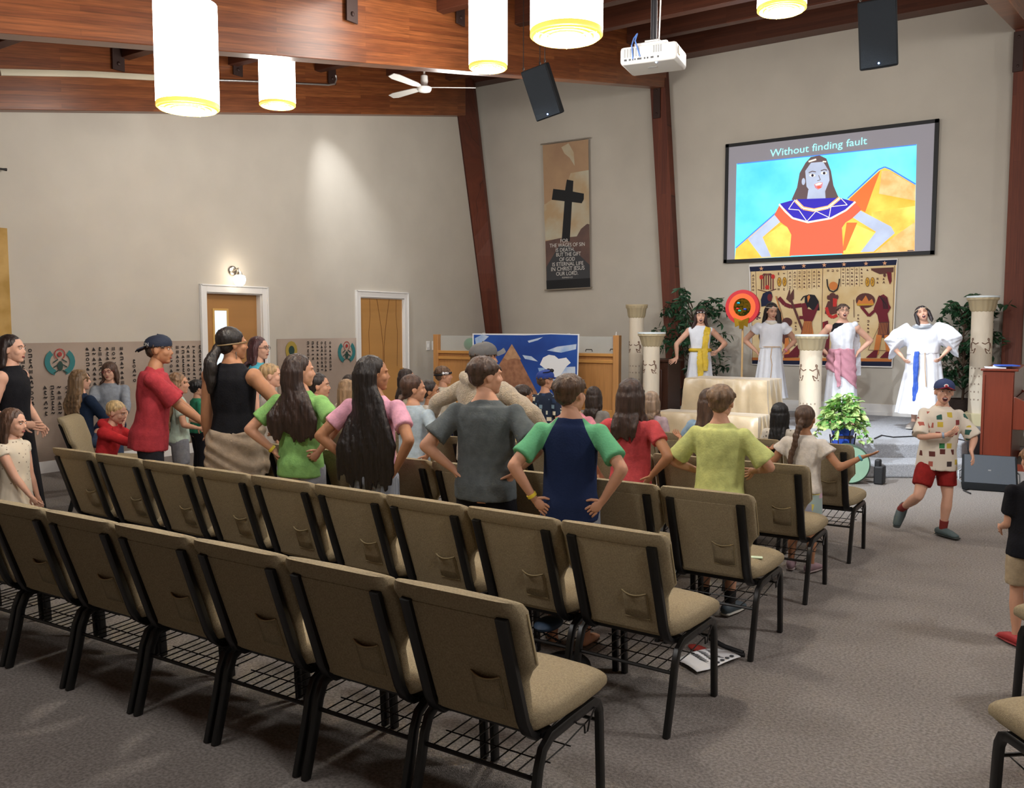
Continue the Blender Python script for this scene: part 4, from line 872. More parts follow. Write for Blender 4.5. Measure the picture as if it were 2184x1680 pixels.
b = MB(); b.ell((.05, -.12, -.058), .006, nu=8, nv=6); obj('status_light', b, mat('blue_led', '#8fb4ff', .3, emit=5), t)
b = MB(); b.box((0, 0, .075), (.22, .18, .03)); b.box((0, 0, .1), (.1, .1, .03)); obj('mount_plate', b, mat('silver_mount', '#a9a8a6', .4, metal=.6), t, bevel=.004)
b = MB(); b.tube([(0, 0, .1), (0, 0, 2.0)], .022, 12); obj('pole', b, mat('black_pipe', '#1b1c20', .4), t)
b = MB(); b.tube([(-.1, -.15, -.03), (-.1, -.18, .05), (-.11, -.1, .12), (-.08, -.12, .14), (-.08, -.17, .08), (-.05, -.155, -.02)], .005, 6); obj('blue_cable', b, mat('blue_cable', '#4a6fb0', .5), t)
b = MB(); b.tube([(.035, 0, .1), (.045, .01, .5), (.03, 0, 1.0), (.035, 0, 2.0)], .005, 6); obj('hanging_cable', b, M_white, t)
b = MB(); b.lathe((0, 0, 0), [(.045, 0), (.04, .03)], 16); b.xf(Matrix.Translation((.08, .15, 0)) @ Matrix.Rotation(R(-90), 4, 'X')); obj('lens', b, mat('lens_glass', '#101216', .1), t)

# ---- ceiling fan
c = at(905, 187, 13.2)
t = thing('ceiling_fan', 'white three bladed ceiling fan below the centre beam', 'fan', c)
M_fan = mat('fan_enamel', '#d6d3cd', .4)
b = MB(); b.lathe((0, 0, 0), [(.02, -.07), (.09, -.055), (.105, -.03), (.11, 0), (.08, .02), (.05, .03), (.05, .07), (.055, .09), (.05, .17), (.02, .19)], 24); obj('motor', b, M_fan, t)
b = MB(); b.tube([(0, 0, .18), (0, 0, 1.2)], .015, 8); obj('down_rod', b, M_fan, t)
for a in (2, 138, 238):
    b = MB(); A_ = Matrix.Rotation(R(a) + YAW, 4, 'Z') @ Matrix.Rotation(R(14), 4, 'X')
    b.prism([(.08, -.02, 0), (.2, -.06, 0), (.66, -.075, 0), (.76, -.05, 0), (.76, .05, 0), (.64, .07, 0), (.2, .05, 0), (.08, .02, 0)], (0, 0, .008)); b.xf(A_); obj('blade', b, M_fan, t)

# ---- pendants
M_shade = mat('lit_white_shade', '#fff8f0', .5, emit=7); M_ring = mat('lit_yellow_diffuser', '#f0c65a', .4, emit=.42); M_rim = mat('shade_rim_metal', '#b8a878', .4, metal=.5); M_hot = mat('lit_bulb_glow', '#fff6d8', .4, emit=4)
def pendant(px, pyb, D_, wpx, hpx, lab):
    c = at(px, pyb, D_); r = wpx * D_ / FPX / 2; H = hpx * D_ / FPX
    t = thing('pendant_light', lab, 'pendant lamp', c, 0, 'white drum pendants')
    b = MB(); b.lathe((0, 0, 0), [(r * .985, .03), (r, .03), (r, H), (r * .985, H)], 40); obj('shade', b, M_shade, t)
    b = MB(); b.lathe((0, 0, 0), [(r * .97, .0), (r * 1.0, .004), (r * 1.0, .03), (r * .97, .035)], 40); obj('bottom_rim', b, M_ring, t)
    b = MB()
    for rr, tk in ((.9, .035), (.7, .03), (.5, .03)): b.tube([(rr * r * math.cos(k * .196), rr * r * math.sin(k * .196), -.002) for k in range(32)], tk * r, 6, closed=True)
    for k in range(3): a = k * 2.09; b.tube([(.95 * r * math.cos(a), .95 * r * math.sin(a), -.006), (.3 * r * math.cos(a), .3 * r * math.sin(a), -.006)], .02 * r, 5)
    obj('louvre_ring', b, M_ring, t)
    b = MB(); b.lathe((0, 0, 0), [(.36 * r, -.004), (.36 * r, .012)], 24); obj('bulb', b, M_hot, t)
    b = MB(); b.lathe((0, 0, 0), [(r * .97, .004), (r * .97, .012)], 32); obj('diffuser', b, mat('lit_pale_diffuser', '#ffe29a', .5, emit=.5), t)
    zr = beamz(c.y) + .95 - c.z
    b = MB(); b.tube([(0, 0, H), (0, 0, zr)], .008, 6); b.lathe((0, 0, zr), [(.05, -.03), (.05, 0)], 12); b.lathe((0, 0, H), [(r * .2, -.01), (r * .2, .01)], 12); obj('stem', b, mat('bronze_stem', '#4a3a2a', .4, metal=.6), t)
    light('pendant_bulb', 'POINT', c + V((0, 0, -.08)), 34 * (r / .2) ** 2, (1, .97, .93), .12)
pendant(401, 232, 5.6, 126, 212, 'large lit white drum pendant nearest the wide side wall')
pendant(592, 226, 9.9, 74, 108, 'small lit white drum pendant farther off beside the large left one')
pendant(1041, 146, 9.0, 80, 230, 'narrow lit white drum pendant next to the biggest one')
pendant(1208, 78, 4.9, 151, 240, 'biggest lit white drum pendant near the top of the room')
pendant(1667, 22, 7.5, 99, 210, 'lit white drum pendant cut by the top edge above the screen')
# ================================================================ CHAIRS
M_chair = mat('tan_chair_weave', '#a8997c', .95, bump=.7, bscale=420, vary=.16, vscale=160, spec=.1)
M_back = M_chair
M_legs = mat('black_powder_coat', '#101010', .38)
M_pip = mat('tan_piping', '#a3936f', .9)
def make_chair():
    t = thing('church_chair', 'x', 'chair', (0, 0, 0), 0, 'tan padded church chairs')
    # seat: soft block, wider at front, crowned
    b = MB(); rs = []
    for y, wx, zt_, zb_ in ((.07, .20, .455, .41), (.09, .235, .475, .40), (.2, .25, .485, .39), (.36, .255, .487, .385), (.5, .25, .478, .385), (.56, .24, .455, .39), (.585, .215, .425, .40)):
        ring = []; n = 24
        for j in range(n):
            a = 2 * math.pi * j / n; ca, sa = math.cos(a), math.sin(a)
            ex = lambda v, p: math.copysign(abs(v) ** p, v)
            ring.append(V((wx * ex(ca, .35), y, (zt_ + zb_) / 2 + (zt_ - zb_) / 2 * ex(sa, .6) + (.012 * (1 - (ex(ca, .35)) ** 2) if sa > 0 else 0))))
        rs.append(ring)
    b.rings([list(reversed(r)) for r in rs] if False else rs); 
    obj('seat', b, M_chair, t, smooth=70)
    # backrest cushion: front pad and rolled top; narrows below the shoulder notch
    def yb(z): return .085 - (z - .40) * .335   # rear surface line leaning back
    b = MB(); rs = []
    for z, wx, th in ((.40, .185, .03), (.42, .195, .05), (.5, .2, .06), (.58, .205, .065), (.62, .225, .068), (.65, .252, .07), (.7, .253, .07), (.8, .253, .07), (.845, .256, .066), (.87, .25, .05), (.883, .235, .022)):
        ring = []; n = 28; y0 = yb(z); back = .0
        if z > .80: back = .022 * min(1, (z - .8) / .04) * (1 if z < .86 else .8)
        for j in range(n):
            a = 2 * math.pi * j / n; ca, sa = math.cos(a), math.sin(a); ex = lambda v, p: math.copysign(abs(v) ** p, v)
            yy_ = y0 + (th + .012 * (1 - abs(ex(ca, .3)) ** 2)) * (ex(sa, .5) * .5 + .5) if sa > 0 else y0 + th * .0 + (th * .5) * (1 + ex(sa, .5)) - back * (-ex(sa, .5))
            ring.append(V((wx * ex(ca, .3), yy_, z)))
        rs.append(ring)
    b.rings([list(reversed(r)) for r in rs]); o = obj('backrest', b, M_chair, t, smooth=70)
    # rear fabric panel and card pocket
    b = MB(); pts = [(-.165, .415), (.165, .415), (.178, .82), (-.178, .82)]
    b.prism([V((x, yb(z) - .012, z)) for x, z in pts], (0, .02, 0)); pn = obj('rear_panel', b, M_back, o, bevel=.004)
    b = MB(); rs = []
    for i, z in enumerate((.475, .52, .56, .6)):
        rs.append([V((x, yb(z) - .0135 - (.003 + .011 * (i / 3)) * (1 - ((x - .075) / .058) ** 2), z - (.012 * (1 - ((x - .075) / .058) ** 2) if i == 3 else 0))) for x in (.017, .04, .06, .075, .09, .11, .133)])
    vs = [p for r in rs for p in r]; b.add(vs, [(i * 7 + j, i * 7 + j + 1, i * 7 + j + 8, i * 7 + j + 7) for i in range(3) for j in range(6)])
    pk = obj('card_pocket', b, M_back, o); so = pk.modifiers.new('t', 'SOLIDIFY'); so.thickness = .003
    b = MB(); b.tube([p + V((0, -.002, 0)) for p in rs[3]], .003, 6); b.tube([V((.133, yb(z) - .014, z)) for z in (.475, .54, .598)], .0018, 5); b.tube([V((x, yb(.475) - .014, .475)) for x in (.017, .133)], .0018, 5)
    b.tube([V((s, yb(z) + .035, z)) for s in (.256,) for z in (.66, .72, .78, .84)], .003, 5); b.tube([V((-.256, yb(z) + .035, z)) for z in (.66, .72, .78, .84)], .003, 5)
    obj('piping', b, M_pip, o)
    for s in (-1, 1):
        b = MB(); x = s * .192
        b.sq([(x, yb(.825) - .017, .825), (x, yb(.6) - .017, .6), (x, yb(.45) - .017, .45), (x, yb(.41) - .006, .405), (x, yb(.40) + .03, .375), (x, .2, .368)], .042, .026, (0, -1, .0) if False else (0, -1, .001)); obj('back_frame', b, M_legs, t)
    for s in (-1, 1):
        x = s * .236
        b = MB(); b.sq([(x, .0, 0), (x, .055, .2), (x, .075, .29), (x, .1, .345), (x, .15, .372), (x, .3, .376)], .026, .036, (0, -1, 0.001)); obj('leg', b, M_legs, t)
        b = MB(); b.sq([(x, .29, .376), (x, .455, .376), (x, .485, .362), (x, .5, .33), (x, .505, .28), (x, .52, 0)], .026, .036, (0, 1, 0.001)); obj('leg', b, M_legs, t)
    b = MB()
    b.tube([(-.235, .07, .255), (.235, .07, .255)], .008, 6); b.tube([(-.235, .5, .29), (.235, .5, .29)], .007, 6)
    for k in range(9): x = -.2 + k * .05; b.tube([(x, .07, .255), (x, .3, .262), (x, .5, .288)], .0028, 5)
    for y in (.18, .32): b.tube([(-.22, y, .262), (.22, y, .262)], .0028, 5)
    obj('book_rack', b, M_legs, t)
    b = MB(); b.tube([(.252, .3, .362), (.252, .33, .345), (.252, .36, .335), (.252, .365, .30), (.252, .385, .30), (.252, .40, .335), (.252, .42, .35), (.252, .44, .365)], .0035, 5); b.sq([(0, .13, .366), (0, .5, .366)], .3, .02, (0, 0, 1)) if False else None
    b.sq([(-.22, .14, .378), (.22, .14, .378)], .03, .02, (0, 0, 1)); obj('ganging_hook', b, M_legs, t)
    return t
proto = make_chair(); used = False
ROW = ['nearest row', 'second row', 'third row', 'fourth row', 'fifth row']
ORD = ['aisle end', 'second from the aisle', 'third from the aisle', 'fourth from the aisle', 'fifth from the aisle', 'sixth from the aisle', 'seventh from the aisle', 'eighth from the aisle', 'ninth from the aisle', 'tenth from the aisle']
def chair(x, y, rz, lab):
    global used
    c = proto if not used else copy_tree(proto); used = True
    c.location = (x, y, 0); c.rotation_euler = (0, 0, rz); c['label'] = lab; return c
# rows are nearly straight; the two nearest bend a little toward the stage at their far ends
rows_spec = [(2.245, 8, .010, 0.012, -1.425), (3.31, 9, -.028, .010, -1.41), (4.34, 8, .005, .0, -1.395), (5.44, 8, .02, 0, -1.417), (6.585, 7, .015, 0, -1.413)]
for r, (w0, n, a0, cv, ue) in enumerate(rows_spec):
    p = V((ue, w0)); a = a0
    for k in range(n):
        a_mid = a + cv * .52 / 2; d = V((-math.cos(a_mid), -math.sin(a_mid))) * .52
        c = p + d / 2; lab = 'tan padded church chair in the %s, %s' % (ROW[r], ORD[k])
        chair(c.x, c.y, a_mid, lab); p = p + d; a += cv * .52
q = at(165, 1000, 8.3); chair(q.x, q.y, R(-48), 'tan padded chair turned inward beside the woman with curly hair')
q = at(2330, 1600, 3.25); chair(.29, 3.03, R(40), 'tan chair across the aisle at the bottom right corner of the room view')
chair(.28, 4.27, R(40), 'tan chair across the aisle behind the boy in the black shirt')

# ---- paper on the floor, straps, small things
c = onz(1512, 1405, .0)
b = MB(); p4 = [onz(1440, 1400, .03), onz(1487, 1437, .01), onz(1580, 1404, .012), onz(1532, 1376, .03)]
n = 8; g = []
for i in range(n + 1):
    for j in range(n + 1):
        u, v = i / n, j / n; p = p4[0].lerp(p4[1], u).lerp(p4[3].lerp(p4[2], u), v); p.z = .012 + .02 * abs(math.sin(u * 2.2 + v * 3)) * (1 - .4 * u); g.append(p)
b.add(g, [(i * (n + 1) + j, (i + 1) * (n + 1) + j, (i + 1) * (n + 1) + j + 1, i * (n + 1) + j + 1) for i in range(n) for j in range(n)])
o = obj('paper_sheet', b, mat('white_paper', '#dfe1e4', .7)); so = o.modifiers.new('t', 'SOLIDIFY'); so.thickness = .002; tag(o, 'curled white printed sheet on the carpet under the second row\'s end chair', 'paper')
def gp(u, v): 
    p = p4[0].lerp(p4[1], u).lerp(p4[3].lerp(p4[2], u), v); p.z = .016 + .02 * abs(math.sin(u * 2.2 + v * 3)) * (1 - .4 * u); return p
b = MB()
for k in range(5): u0 = .86; v0 = .42 + k * .11; m_ = gp(u0, v0); b.lathe(m_, [(.012, 0), (.012, .001)], 10)
for k in range(6):
    for j in range(3): b.box(gp(.15 + k * .09, .35 + j * .18), (.05, .006, .001))
obj('printed_marks', b, mat('print_ink', '#3c3f44', .7), o)
b = MB(); b.tube([onz(1515, 1362, .02), onz(1545, 1378, .03), onz(1585, 1392, .02), onz(1588, 1397, .01), onz(1560, 1392, .01)], .013, 8); tag(obj('black_strap', b, mat('black_nylon', '#141518', .6)), 'black strap with buckle on the carpet beside the white sheet', 'strap')
b = MB(); c = onz(1490, 1383, .015); b.ell(c, (.07, .035, .015), M=Matrix.Rotation(R(-20), 3, 'Z')); tag(obj('red_cloth', b, mat('red_cloth', '#8e2a22', .8)), 'small red cloth half under the white sheet', 'cloth')
b = MB(); c = onz(1612, 1188, .49); b.box(c, (.07, .04, .004), M=Matrix.Rotation(R(20), 3, 'Z')); tag(obj('small_note', b, mat('pale_note', '#cfe2c2', .7)), 'small pale note lying on the third row\'s end seat', 'paper')
b = MB(); c = onz(1196, 1432, .09)
b.ell(c, (.13, .2, .08), nu=20, nv=12); b.tube([c + V((-.05, -.15, .08)), c + V((-.1, -.05, .2)), c + V((-.05, .1, .1))], .012, 8)
tag(obj('black_bag', remesh(b, .015, 4), mat('black_canvas', '#17171a', .8, bump=.3)), 'black soft bag on the floor under the second row seats', 'bag')
b = MB(); c = onz(1170, 1338, .28); b.ell((c.x, c.y, .30), (.06, .1, .03), nu=16, nv=8); tag(obj('blue_shoe', b, mat('blue_foam', '#33475f', .6)), 'dark blue clog lying in the rack below the second row', 'shoe')
# ================================================================ PEOPLE
SKIN = {}
def skin(tone):
    if tone not in SKIN: SKIN[tone] = mat('skin_' + tone[1:], tone, .55, bump=.05, bscale=200, vary=.06, vscale=6, spec=.35)
    return SKIN[tone]
M_eye = mat('eye_white', '#e6e2dc', .25); M_iris = mat('eye_iris', '#2c211a', .2); M_lip = mat('lip_colour', '#9c4c48', .5); M_mouth = mat('open_mouth', '#4a1a1c', .6); M_teeth = mat('teeth', '#e6e0d4', .3)
HAIRM = {}
def hairmat(c):
    if c not in HAIRM: HAIRM[c] = mat('hair_' + c[1:], c, .45, bump=.9, bscale=55, vary=.38, vscale=38, stretch=(1, 1, .12), spec=.45)
    return HAIRM[c]
def interp(tab, t):
    if t <= tab[0][0]: return tab[0][1:]
    for a, b in zip(tab, tab[1:]):
        if t <= b[0]:
            f = (t - a[0]) / (b[0] - a[0]); return tuple(x + (y - x) * f for x, y in zip(a[1:], b[1:]))
    return tab[-1][1:]
PROF = [(-.12, .062, .052, -.002), (-.04, .088, .064, -.006), (.06, .094, .068, -.006), (.22, .084, .058, 0), (.42, .074, .052, .004), (.66, .084, .06, .004), (.84, .094, .056, 0), (.93, .088, .046, -.004), (1.0, .066, .038, -.004), (1.06, .044, .034, -.002), (1.12, .034, .033, 0)]
def ik(S, T, a, b, pole):
    S, T = V(S), V(T); d = T - S; L = min(max(d.length, abs(a - b) + .01), (a + b) * .995); d.normalize(); T = S + d * L
    x = (a * a - b * b + L * L) / (2 * L); h = math.sqrt(max(a * a - x * x, 1e-6)); p = V(pole); p = (p - d * p.dot(d))
    p = p.normalized() if p.length > 1e-5 else d.orthogonal().normalized()
    return S + d * x + p * h, T
def cloth_disp(seed, amp=.004, sc=9):
    return lambda p: amp * (noise.noise(V((p.x * sc + seed, p.y * sc, p.z * sc * .55))) + .6 * noise.noise(V((p.x * sc * 2.1 + seed, p.y * sc * 2.1, p.z * sc * 1.2))))
def hand_mb(hb, fb, w, d, n, s, hl, curl, spread=.12):
    """palm into hb, five fingers into fb; w wrist, d along the hand, n palm side, s = +1/-1 thumb side, hl hand length"""
    d = V(d).normalized(); n = V(n); n = (n - d * n.dot(d)).normalized(); l = n.cross(d) * s
    pw = hl * .22; pl = hl * .5
    hb.tube([w - d * hl * .06, w + d * hl * .12, w + d * hl * .35, w + d * pl], [(pw * .6, pw * .5), (pw * .85, pw * .48), (pw * 1.05, pw * .45), (pw * .98, pw * .36)], 10, up=n, round_=True)
    fr = hl * .048
    for i, (ln, off) in enumerate(((.42, .36), (.48, .12), (.45, -.12), (.34, -.36))):
        p = w + d * pl * .93 + l * (off * hl * .46); f = (d + l * (off * spread * 3)).normalized(); pts = [p]; ang = 0
        for k, sg in enumerate((.45, .32, .23)):
            ang += curl * (.8 if k == 0 else 1); q = (f * math.cos(ang) + n * math.sin(ang)); p = p + q * (ln * hl * sg); pts.append(p)
        fb.tube(pts, [fr * 1.05, fr, fr * .92, fr * .75], 7, up=l, round_=True)
    p = w + d * hl * .14 + l * pw * .75; f = (d * .7 + l * .75 + n * .2).normalized(); p1 = p + f * hl * .2; p2 = p1 + (f * .6 + d * .6 + n * .25 * (1 + curl)).normalized() * hl * .17
    fb.tube([w + d * hl * .1 + l * pw * .3, p, p1, p2], [fr * 1.4, fr * 1.25, fr * 1.1, fr * .85], 7, round_=True)
def head_parts(hh, face, MH, ears=True):
    """one welded head; MH takes head units*hh to body space"""
    m = MB(); e = m.ell
    e((0, -.06, .12), (.335, .41, .37), nu=20, nv=14); e((0, .10, -.14), (.255, .29, .33), nu=18, nv=12); e((0, .24, -.38), (.13, .11, .09)); e((0, -.02, -.2), (.25, .27, .25))
    for s in (-1, 1):
        e((s * .14, .22, -.1), (.12, .13, .13)); e((s * .09, .325, .115), (.11, .06, .04)); e((s * .33, -.03, -.03), (.035, .085, .13), M=Matrix.Rotation(s * .25, 3, 'Z'))
    m.tube([(0, .34, .07), (0, .385, -.02), (0, .425, -.1), (0, .38, -.14)], [.028, .034, .042, .03], 8, round_=True)
    for s in (-1, 1): e((s * .04, .375, -.13), (.032, .035, .028))
    if face == 'open': e((0, .30, -.30), (.15, .12, .16))
    m.v = [p * hh for p in m.v]; r = remesh(m, hh * .026, 3); r.xf(MH); return r
def person(D):
    """builds one person from a description; local frame: x to the person's right, y forward, z up"""
    g = D.get; h = D['h']; tone = skin(g('tone', '#c08a6c')); sd = D['seed'] = len(bpy.data.objects) % 97
    root = thing('person', D['label'], 'person', D['pos'], D['yaw'], None)
    ch = max(0, min(1, (1.7 - h) / .65)); hh = h * (.132 + .034 * ch); gir = g('girth', 1.0); fine = g('fine', 1)
    hipz = h * (.515 - .03 * ch); chin = h - hh; neckz = chin - h * .018; shz = neckz - h * .012; shx = h * (.108 - .006 * ch) * g('shw', 1)
    if g('sit'): dz = g('sit') + .07 * h - hipz; 
    else: dz = 0
    hip = V((0, 0, hipz + dz)); T = shz - hipz
    LM = Matrix.Translation(hip) @ Matrix.Rotation(R(g('twist', 0)), 4, 'Z') @ Matrix.Rotation(R(-g('lean', 0)), 4, 'X') @ Matrix.Rotation(R(g('side', 0)), 4, 'Y') @ Matrix.Translation(-hip) @ Matrix.Translation((0, 0, dz))
    def B(x, y, z): return LM @ V((x, y, z))
    def torso(mb, t0, t1, off=0, n=28, rip=0, nrip=9, flare=0, m=0, extra=None, loose=0):
        rs = []; N = max(4, int((t1 - t0) / .06))
        for i in range(N + 1):
            t = t0 + (t1 - t0) * i / N; rx, ry, yo = interp(PROF, max(t, .1) if loose else t); f = max(0, (t0 + .35 - t)) * flare; rx = max(rx, .086) if loose and t < .8 else rx; cg = gir if t < .9 else 1 + (gir - 1) * .4
            rx = rx * h * cg + off + f; ry = ry * h * cg + off + f; zz = hipz + T * t
            if extra: rx, ry = extra(t, rx, ry)
            rs.append([B(rx * math.cos(2 * math.pi * j / n) * (1 + rip * max(0, 1 - t) * math.cos(nrip * 2 * math.pi * j / n)), yo * h + ry * math.sin(2 * math.pi * j / n) * (1 + rip * max(0, 1 - t) * math.cos(nrip * 2 * math.pi * j / n)), zz) for j in range(n)])
        mb.rings(rs, m)
    # joints
    UA, FA, HL = h * .168, h * .142, h * .098
    arms = []
    for s, key in ((-1, 'L'), (1, 'R')):
        S = B(s * shx, -.004 * h, shz - .036 * h); a = g(key, 'down')
        cur, hd, pn = .25, None, None
        if a == 'hips': tg = B(s * h * .115, -.025 * h, hipz + .075 * h); pole = LM.to_3x3() @ V((s * 1, -.55, -.1)); cur = .35; hd = LM.to_3x3() @ V((-s * .55, -.05, -.8)); pn = LM.to_3x3() @ V((-s, .3, 0))
        elif a == 'hipsback': tg = B(s * h * .125, -.06 * h, hipz + .05 * h); pole = LM.to_3x3() @ V((s * 1, -.7, 0)); cur = .3; hd = LM.to_3x3() @ V((-s * .7, -.1, -.65)); pn = LM.to_3x3() @ V((-s * .3, 1, 0))
        elif a == 'down': tg = B(s * h * .15, .03 * h, hipz - .02 * h); pole = V((s * .3, -1, 0)); pn = V((-s, 0, 0))
        else:
            tg = B(*[k * h for k in a['t']]); pole = LM.to_3x3() @ V(a.get('p', (s, -.5, -.5))); cur = a.get('curl', .25)
            hd = LM.to_3x3() @ V(a['d']) if 'd' in a else None; pn = LM.to_3x3() @ V(a['n']) if 'n' in a else None
        El, Wr = ik(S, tg, UA, FA, pole)
        if hd is None: hd = (Wr - El).normalized()
        if pn is None: pn = V((-s, 0, 0))
        arms.append((s, S, El, Wr, hd, pn, cur))
    legs = []
    for s, key in ((-1, 'LL'), (1, 'RL')):
        Hp = LM @ V((s * h * .05, 0, hipz - .0 * h))
        if g(key): K, A = [V([c * h for c in p]) for p in g(key)]; tdir = V(g(key + 'd', (0, 1, 0)))
        elif g('sit'): K = V((s * h * .07, h * .24, g('sit') + .03 * h)); A = V((s * h * .07, h * .25, .045 * h)); tdir = V((s * .15, 1, 0))
        else: K = V((s * h * .055, .012 * h, h * .275)); A = V((s * h * .06, -.01 * h, h * .045)); tdir = V((s * .25, 1, 0))
        legs.append((s, Hp, K, A, tdir))
    # head frame
    hc = B(0, .012 * h, chin + hh * .5)
    MH = Matrix.Translation(hc) @ LM.to_3x3().to_4x4() @ Matrix.Rotation(R(g('hyaw', 0)), 4, 'Z') @ Matrix.Rotation(R(g('hpitch', 0)), 4, 'X') @ Matrix.Rotation(R(g('hroll', 0)), 4, 'Y')
    # ---- body skin
    m = MB(); torso(m, -.12, 1.12)
    m.tube([B(0, -.006 * h, neckz - .03 * h), B(0, -.002 * h, neckz + .01 * h), MH @ V((0, -.08 * hh, -.25 * hh))], [.034 * h, .031 * h, .03 * h], 14, round_=True)
    for (s, S, El, Wr, hd, pn, cur) in arms:
        ag = g('armg', 1)
        m.ell(S, (.034 if (g('top') or {}).get('sleeve', 1) <= 0 else .029) * h * ag); m.tube([S, S.lerp(El, .35), El], [.029 * h * ag, .028 * h * ag, .023 * h * ag], 12, round_=True); m.tube([El, El.lerp(Wr, .3), Wr], [.023 * h * ag, .0225 * h * ag, .0145 * h], 12, round_=True)
    for (s, Hp, K, A, td) in legs:
        m.tube([Hp, Hp.lerp(K, .4), K], [.052 * h * gir, .047 * h * gir, .032 * h], 14, round_=True); m.tube([K, K.lerp(A, .3), K.lerp(A, .8), A], [.031 * h, .034 * h, .021 * h, .02 * h], 12, round_=True)
        if g('barefoot'):
            f = V(td).normalized(); m.tube([A + V((0, 0, -.02 * h)) - f * .02 * h, A + f * .05 * h - V((0, 0, .028 * h)), A + f * .1 * h - V((0, 0, .035 * h))], [(.02 * h, .02 * h), (.024 * h, .018 * h), (.026 * h, .01 * h)], 10, up=(0, 0, 1), round_=True)
    fb = MB()
    for (s, S, El, Wr, hd, pn, cur) in arms:
        if not (g('nohandL') and s < 0): hand_mb(m, fb, Wr, hd, pn, 1 if False else s * -1 * (-1), HL, cur)
    body = remesh(m, .011 if fine else .014, 3); body.join(head_parts(hh, g('face'), MH)); body.join(fb)
    obj('body', body, tone, root)
    # ---- face details
    def HP(x, y, z): return MH @ (V((x, y, z)) * hh)
    R3 = MH.to_3x3()
    if g('face'):
        for s in (-1, 1):
            if g('eyes') == 'closed':
                b = MB(); b.tube([HP(s * .07, .375, .045), HP(s * .12, .372, .03), HP(s * .18, .33, .045)], .008 * hh, 5, round_=True); obj('eyelid', b, hairmat('#2a1c16'), root)
            else:
                b = MB(); b.ell(HP(s * .125, .335, .04), (.044 * hh, .034 * hh, .020 * hh), M=R3, nu=12, nv=8, m=0); b.ell(HP(s * .125 + g('gaze', 0) * .02, .362, .04), (.021 * hh, .012 * hh, .019 * hh), M=R3, nu=10, nv=6, m=1); obj('eye', b, [M_eye, M_iris], root)
            b = MB(); b.tube([HP(s * .06, .385, .12), HP(s * .13, .375, .145), HP(s * .21, .31, .12)], [.012 * hh, .015 * hh, .008 * hh], 6, round_=True); obj('eyebrow', b, hairmat(g('brow', '#3a2a20')), root)
        b = MB()
        if g('face') == 'open':
            b.ell(HP(0, .385, -.275), (.095 * hh, .045 * hh, .085 * hh), M=R3, m=0)
            b.ell(HP(0, .415, -.23), (.065 * hh, .02 * hh, .018 * hh), M=R3, m=1)
            b.tube([HP(.1 * math.cos(a), .415 - .05 * abs(math.cos(a)), -.275 + .09 * math.sin(a)) for a in [k * .524 for k in range(12)]], .016 * hh, 6, m=2, closed=True)
        else:
            b.ell(HP(0, .372, -.245), (.085 * hh, .03 * hh, .014 * hh), M=R3, m=2); b.ell(HP(0, .37, -.27), (.07 * hh, .03 * hh, .016 * hh), M=R3, m=2)
        obj('mouth', b, [M_mouth, M_teeth, M_lip], root)
    if g('glasses'):
        b = MB()
        for s in (-1, 1):
            b.tube([HP(s * .135 + .085 * math.cos(a), .40, .035 + .065 * math.sin(a)) for a in [k * .524 for k in range(12)]], .009 * hh, 5, closed=True); b.tube([HP(s * .21, .39, .05), HP(s * .32, .2, .05), HP(s * .34, -.02, .03)], .009 * hh, 5)
        b.tube([HP(-.05, .41, .05), HP(.05, .41, .05)], .009 * hh, 5); obj('glasses', b, mat('glasses_' + g('glasses')[1:], g('glasses'), .3), root)
    # ---- clothes
    T_ = g('top')
    if T_:
        m = MB(); off = T_.get('off', .012); hem = T_.get('hem', -.02)
        torso(m, hem, .98, off, rip=T_.get('rip', .012), flare=T_.get('flare', .02), extra=T_.get('extra'), loose=T_.get('sleeve', .6) > 0)
        torso(m, .84, T_.get('neck', 1.06), .006)
        sl = T_.get('sleeve', .6); sr = T_.get('sr', .040)
        for (s, S, El, Wr, hd, pn, cur) in arms:
            if T_.get('one') == s: continue
            if sl > 0:
                m.ell(S, .0385 * h)
                if T_.get('wide'):
                    up_ = V((0, 0, 1)); m.tube([S - (El - S) * .2, S, S.lerp(El, .5), S.lerp(El, 1.0), El.lerp(Wr, .45)], [(.05 * h, .06 * h), (.05 * h, .07 * h), (.045 * h, .085 * h), (.045 * h, .10 * h), (.05 * h, .115 * h)], 16, up=up_)
                elif sl <= 1:
                    E_ = S.lerp(El, sl); m.tube([S - (El - S) * .1, S.lerp(El, sl * .3), E_], [.036 * h, .037 * h, sr * h], 16)
                else:
                    m.tube([S, S.lerp(El, .5), El], [.04 * h, .037 * h, .034 * h], 14, round_=True); m.tube([El, El.lerp(Wr, .5), El.lerp(Wr, sl - 1)], [.034 * h, .03 * h, .025 * h], 14, round_=True)
            elif sl == 0: pass
            else: m.ell(S + V((-s * .012 * h, 0, .004 * h)), (.03 * h, .036 * h, .034 * h))
        if T_.get('hood'): m.tube([B(a[0] * h, a[1] * h, shz + a[2] * h) for a in ((-.07, .02, .01), (-.06, -.05, .02), (0, -.075, .005), (.06, -.05, .02), (.07, .02, .01))], [.022 * h, .03 * h, .034 * h, .03 * h, .022 * h], 12, round_=True)
        r = remesh(m, .010 if fine else .013, T_.get('smooth', 4), cloth_disp(sd, T_.get('amp', .006)))
        mats_ = [T_['mat']]
        if T_.get('raglan'):
            mats_ = [raglan_mat('raglan_jersey', T_['mat'], T_['raglan'], h * .112, hipz + T * .62, h * .155 / T)]
        o = obj(T_.get('name', 'shirt'), r, mats_, root)
        if T_.get('logo'):
            pass
    B_ = g('bottom')
